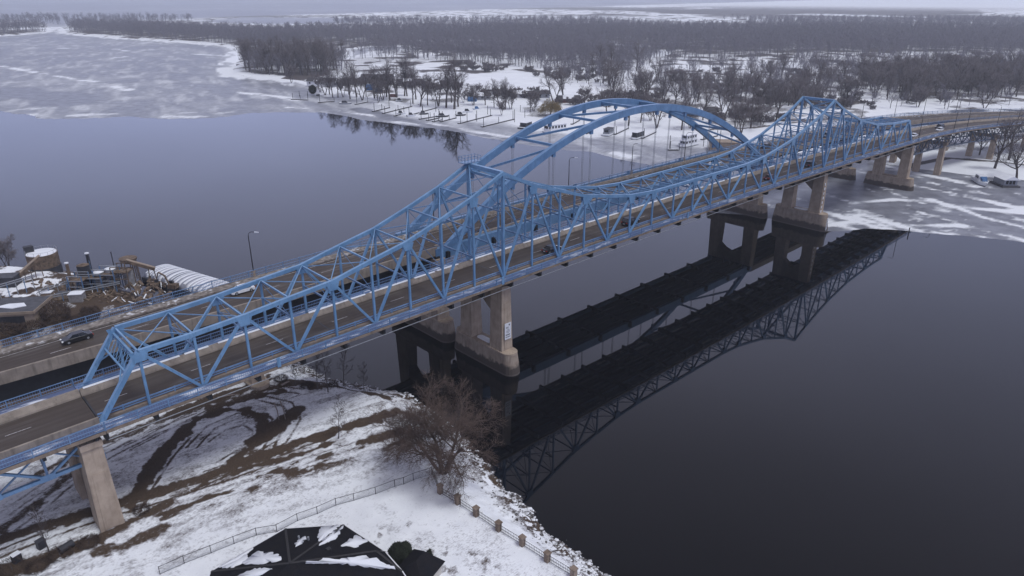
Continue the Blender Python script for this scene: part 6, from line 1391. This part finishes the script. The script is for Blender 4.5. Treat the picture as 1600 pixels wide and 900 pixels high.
def houseboat(px, py, L, D, H, rz, label, decks=1, hullm='boat_w', roofm='snow', cabin='boat_w', win=True, bow=True, cat='houseboat'):
    g_ = at(px, py, .4); T = empty('houseboat', (g_[0], g_[1], 0), rz, label, cat)
    hp = [(-L / 2, -D / 2), (L / 2 - (D * .5 if bow else 0), -D / 2), (L / 2, -D * .12 if bow else -D / 2), (L / 2, D * .12 if bow else D / 2), (L / 2 - (D * .5 if bow else 0), D / 2), (-L / 2, D / 2)]
    MB().prism(taper(hp, 0, 0, .96), -.2, .9, hp).build('hull', M[hullm], T); MB().prism(taper(hp, 0, 0, .97), .9, .97).build('deck', M['snow'], T)
    MB().prism(taper(hp, 0, 0, 1.01), .12, .3).build('waterline', M['hull'], T)
    z = .95; h = H / decks
    for d in range(decks):
        x0, x1 = -L / 2 + .8 + d * .5, L / 2 - 2.0 - d * 1.2; cb = MB().box(x0, x1, -D / 2 + .45, D / 2 - .45, z, z + h).build('cabin', M[cabin], T)
        if win:
            n = max(3, int((x1 - x0) / 2.0)); b_ = [(x0 + (k + .22) * (x1 - x0) / n, x0 + (k + .78) * (x1 - x0) / n) for k in range(n)]
            for u0, u1 in b_:
                MB().box(u0, u1, -D / 2 + .41, -D / 2 + .47, z + h * .38, z + h * .82).build('window', M['glass'], cb); MB().box(u0, u1, D / 2 - .47, D / 2 - .41, z + h * .38, z + h * .82).build('window', M['glass'], cb)
            MB().box(x1 - .02, x1 + .04, -D / 2 + .9, D / 2 - .9, z + h * .35, z + h * .85).build('windscreen', M['glass'], cb); MB().box(x0 - .04, x0 + .02, -D / 2 + .8, D / 2 - .8, z + h * .3, z + h * .85).build('rear_window', M['glass'], cb)
        z += h; MB().box(x0 - .4, x1 + .5, -D / 2 + .2, D / 2 - .2, z, z + .16).build('roof', M[roofm], T); z += .16
    b = MB()
    for k in range(4): b.bar((L / 2 - 1.9 + k * .5, -D / 2 + .4 + k * .15, .95), (L / 2 - 1.9 + k * .5, -D / 2 + .4 + k * .15, 1.9), .06, .06)
    b.bar((L / 2 - 1.9, -D / 2 + .4, 1.9), (L / 2 - .4, -D / 2 + .85, 1.9), .05, .05); b.build('bow_rail', M['grey_metal'], T)
    return T
def fwd(p, q_): a, c = at(*p, .4), at(*q_, .4); return math.atan2(c[1] - a[1], c[0] - a[0]), float(np.linalg.norm(c - a))
r_, l_ = fwd((898, 201), (842, 208)); houseboat(866, 204, 15, 5.2, 2.9, r_, 'long white houseboat with a row of dark windows seen under the arch')
r_, l_ = fwd((838, 194), (806, 204)); houseboat(821, 199, 9.5, 4.8, 2.4, r_, 'dark walled boathouse with a wide snowy roof left of the arch rib', cabin='hull', hullm='hull', win=False, bow=False, cat='boathouse')
r_, l_ = fwd((925, 202), (908, 209)); houseboat(916, 207, 6, 3.4, 2.4, r_, 'small dark blue cabin boat in the ice', cabin='tarpb', hullm='hull', roofm='tarpb', bow=False, cat='boat')
r_, l_ = fwd((963, 205), (942, 214)); houseboat(950, 210, 9, 4.2, 2.6, r_, 'small grey houseboat on a white float with a thin mast', cabin='house_g', roofm='roof_dk', bow=False)
r_, l_ = fwd((1008, 210), (986, 217)); houseboat(996, 215, 11, 3.8, 2.6, r_, 'little white tug with a dark wheelhouse beside the curved dock', cabin='hull', bow=True, cat='tug')
r_, l_ = fwd((1092, 222), (1056, 230)); houseboat(1074, 227, 12.5, 4.4, 4.6, r_, 'white two decked houseboat below the right leg of the arch', decks=2)
for px, py, L, lab, m_ in ((540, 162, 9, 'grey covered boat with posts beside the point', 'house_g'), (627, 178, 6, 'white covered motor boat on the short dock', 'boat_w'), (643, 181, 6, 'white open motor boat next in the row', 'boat_w'), (662, 178, 6, 'dark cabin boat between two docks', 'hull'), (692, 182, 8, 'dark cabin boat at the end of the crowded row', 'hull'), (720, 180, 7, 'dark boat with a canopy above the curving dock', 'hull'), (731, 175, 7, 'pale boat with a dark canopy near the harbour path', 'boat_w'), (746, 171, 6, 'dark blue covered boat at the harbour path', 'tarpb'), (625, 158, 6, 'dark boat on a trailer at the foot of the tall trees', 'house_g')):
    r_ = -0.75 + (px % 7) * .05; g_ = at(px, py, .4); T = empty('motor_boat', (g_[0], g_[1], .1), r_, lab, 'boat'); hp = [(-L / 2, -1.2), (L * .2, -1.2), (L / 2, 0), (L * .2, 1.2), (-L / 2, 1.2)]
    MB().prism(taper(hp, 0, 0, .8), -.1, .95, hp).build('hull', M[m_], T); MB().prism(taper(hp, 0, 0, .93), .95, 1.02).build('deck', M['snow'], T)
    MB()._add([(-L * .28, -.9, 1.0), (L * .15, -.9, 1.0), (L * .15, .9, 1.0), (-L * .28, .9, 1.0), (-L * .25, -.75, 2.3), (L * .02, -.7, 2.3), (L * .02, .7, 2.3), (-L * .25, .75, 2.3)], [(0, 3, 2, 1), (4, 5, 6, 7), (0, 1, 5, 4), (1, 2, 6, 5), (2, 3, 7, 6), (3, 0, 4, 7)]).build('cabin', M['hull'] if m_ != 'tarpb' else M['tarpb'], T)
# harbour path lamps and a low building behind the arch foot
g_ = at(1126, 233, .8); T = empty('harbour_building', (g_[0] + 3, g_[1], .6), -.9, 'low tan flat roofed building behind the right foot of the arch', 'building'); MB().box(-7, 7, -4, 4, -.5, 3.6).build('wall', M['tan'], T); MB().box(-7.2, 7.2, -4.2, 4.2, 3.6, 3.85).build('roof', M['tan'], T); MB().box(-7.03, -6.98, -1.6, .4, .4, 2.6).build('window', M['glass'], T)
# boats on the right shore
g_ = at(1534, 288, .3); T = empty('cruiser', (g_[0] + 2, g_[1] + 1, 0), -2.55, 'weathered white cabin cruiser with a blue cover frozen in on the right shore', 'boat')
hp = [(-6, -1.9), (2.5, -1.9), (6.5, 0), (2.5, 1.9), (-6, 1.9)]; MB().prism(taper(hp, 0, 0, .82), -.2, 1.7, hp).build('hull', M['boat_w'], T); MB().prism(taper(hp, 0, 0, .84), -.1, .5, taper(hp, 0, 0, .88)).build('boot_top', M['hull'], T)
MB().prism(taper(hp, 0, 0, .95), 1.7, 1.78).build('deck', M['boat_w'], T)
MB()._add([(-3.5, -1.5, 1.75), (2.6, -1.5, 1.75), (2.6, 1.5, 1.75), (-3.5, 1.5, 1.75), (-3.2, -1.25, 3.3), (1.0, -1.2, 3.3), (1.0, 1.2, 3.3), (-3.2, 1.25, 3.3)], [(0, 3, 2, 1), (4, 5, 6, 7), (0, 1, 5, 4), (1, 2, 6, 5), (2, 3, 7, 6), (3, 0, 4, 7)]).build('cabin', M['boat_w'], T)
MB().box(-2.5, 0.2, -1.53, 1.53, 2.2, 2.9).build('window', M['glass'], T); MB()._add([(1.5, -1.2, 2.5), (4.0, -1.0, 1.8), (4.0, 1.0, 1.8), (1.5, 1.2, 2.5), (1.5, -1.2, 3.3), (3.4, -.8, 2.6), (3.4, .8, 2.6), (1.5, 1.2, 3.3)], [(0, 3, 2, 1), (4, 5, 6, 7), (0, 1, 5, 4), (1, 2, 6, 5), (2, 3, 7, 6), (3, 0, 4, 7)]).build('boat_cover', M['tarpb'], T)
MB().tube([(3.0, 0, 1.8), (7.2, 0, 2.4)], .06, 6).build('bowsprit', M['boat_w'], T)
g_ = at(1570, 290, .3); T = empty('boathouse', (g_[0] + 2, g_[1] + .5, 0), -2.35, 'grey floating boathouse with a snowy gable roof beside the white cruiser', 'boathouse')
MB().box(-4.4, 4.4, -3.4, 3.4, -.2, .7).build('float', M['dock'], T); MB().box(-3.8, 3.2, -2.6, 2.6, .7, 3.2).build('wall', M['house_g'], T)
MB()._add([(-4.4, -3.2, 3.0), (4.2, -3.2, 3.0), (4.2, 3.2, 3.0), (-4.4, 3.2, 3.0), (-4.4, 0, 4.5), (4.2, 0, 4.5)], [(0, 3, 2, 1), (0, 1, 5, 4), (2, 3, 4, 5), (1, 2, 5), (3, 0, 4)]).build('roof', M['snow'], T)
for k in range(3): MB().box(3.18, 3.26, -1.8 + k * 1.3, -.9 + k * 1.3, 1.2, 2.6).build('window', M['glass'], T)
MB().bar((-4.4, 0, .8), (-10, 2, 1.6), 1.0, .15).build('gangway', M['grey_metal'], T)

# ---------------------------------------------------------------- the air between: thin winter haze
hm = bpy.data.materials.new('winter_haze'); hm.use_nodes = True; hn = hm.node_tree.nodes; hn.remove(hn['Principled BSDF'])
pv = hn.new('ShaderNodeVolumePrincipled'); pv.inputs['Density'].default_value = 0.00017; pv.inputs['Color'].default_value = (0.88, 0.93, 1.0, 1); pv.inputs['Density Attribute'].default_value = ''
pv.inputs['Anisotropy'].default_value = 0.1
hm.node_tree.links.new(pv.outputs[0], hn['Material Output'].inputs['Volume']); hm.cycles.homogeneous_volume = True
hz_ = MB().box(-9000, 9000, -9000, 9000, -2.2, 79.0).build('haze', hm); tag(hz_, kind='stuff'); hz_['label'] = 'thin pale winter haze over the whole river valley'
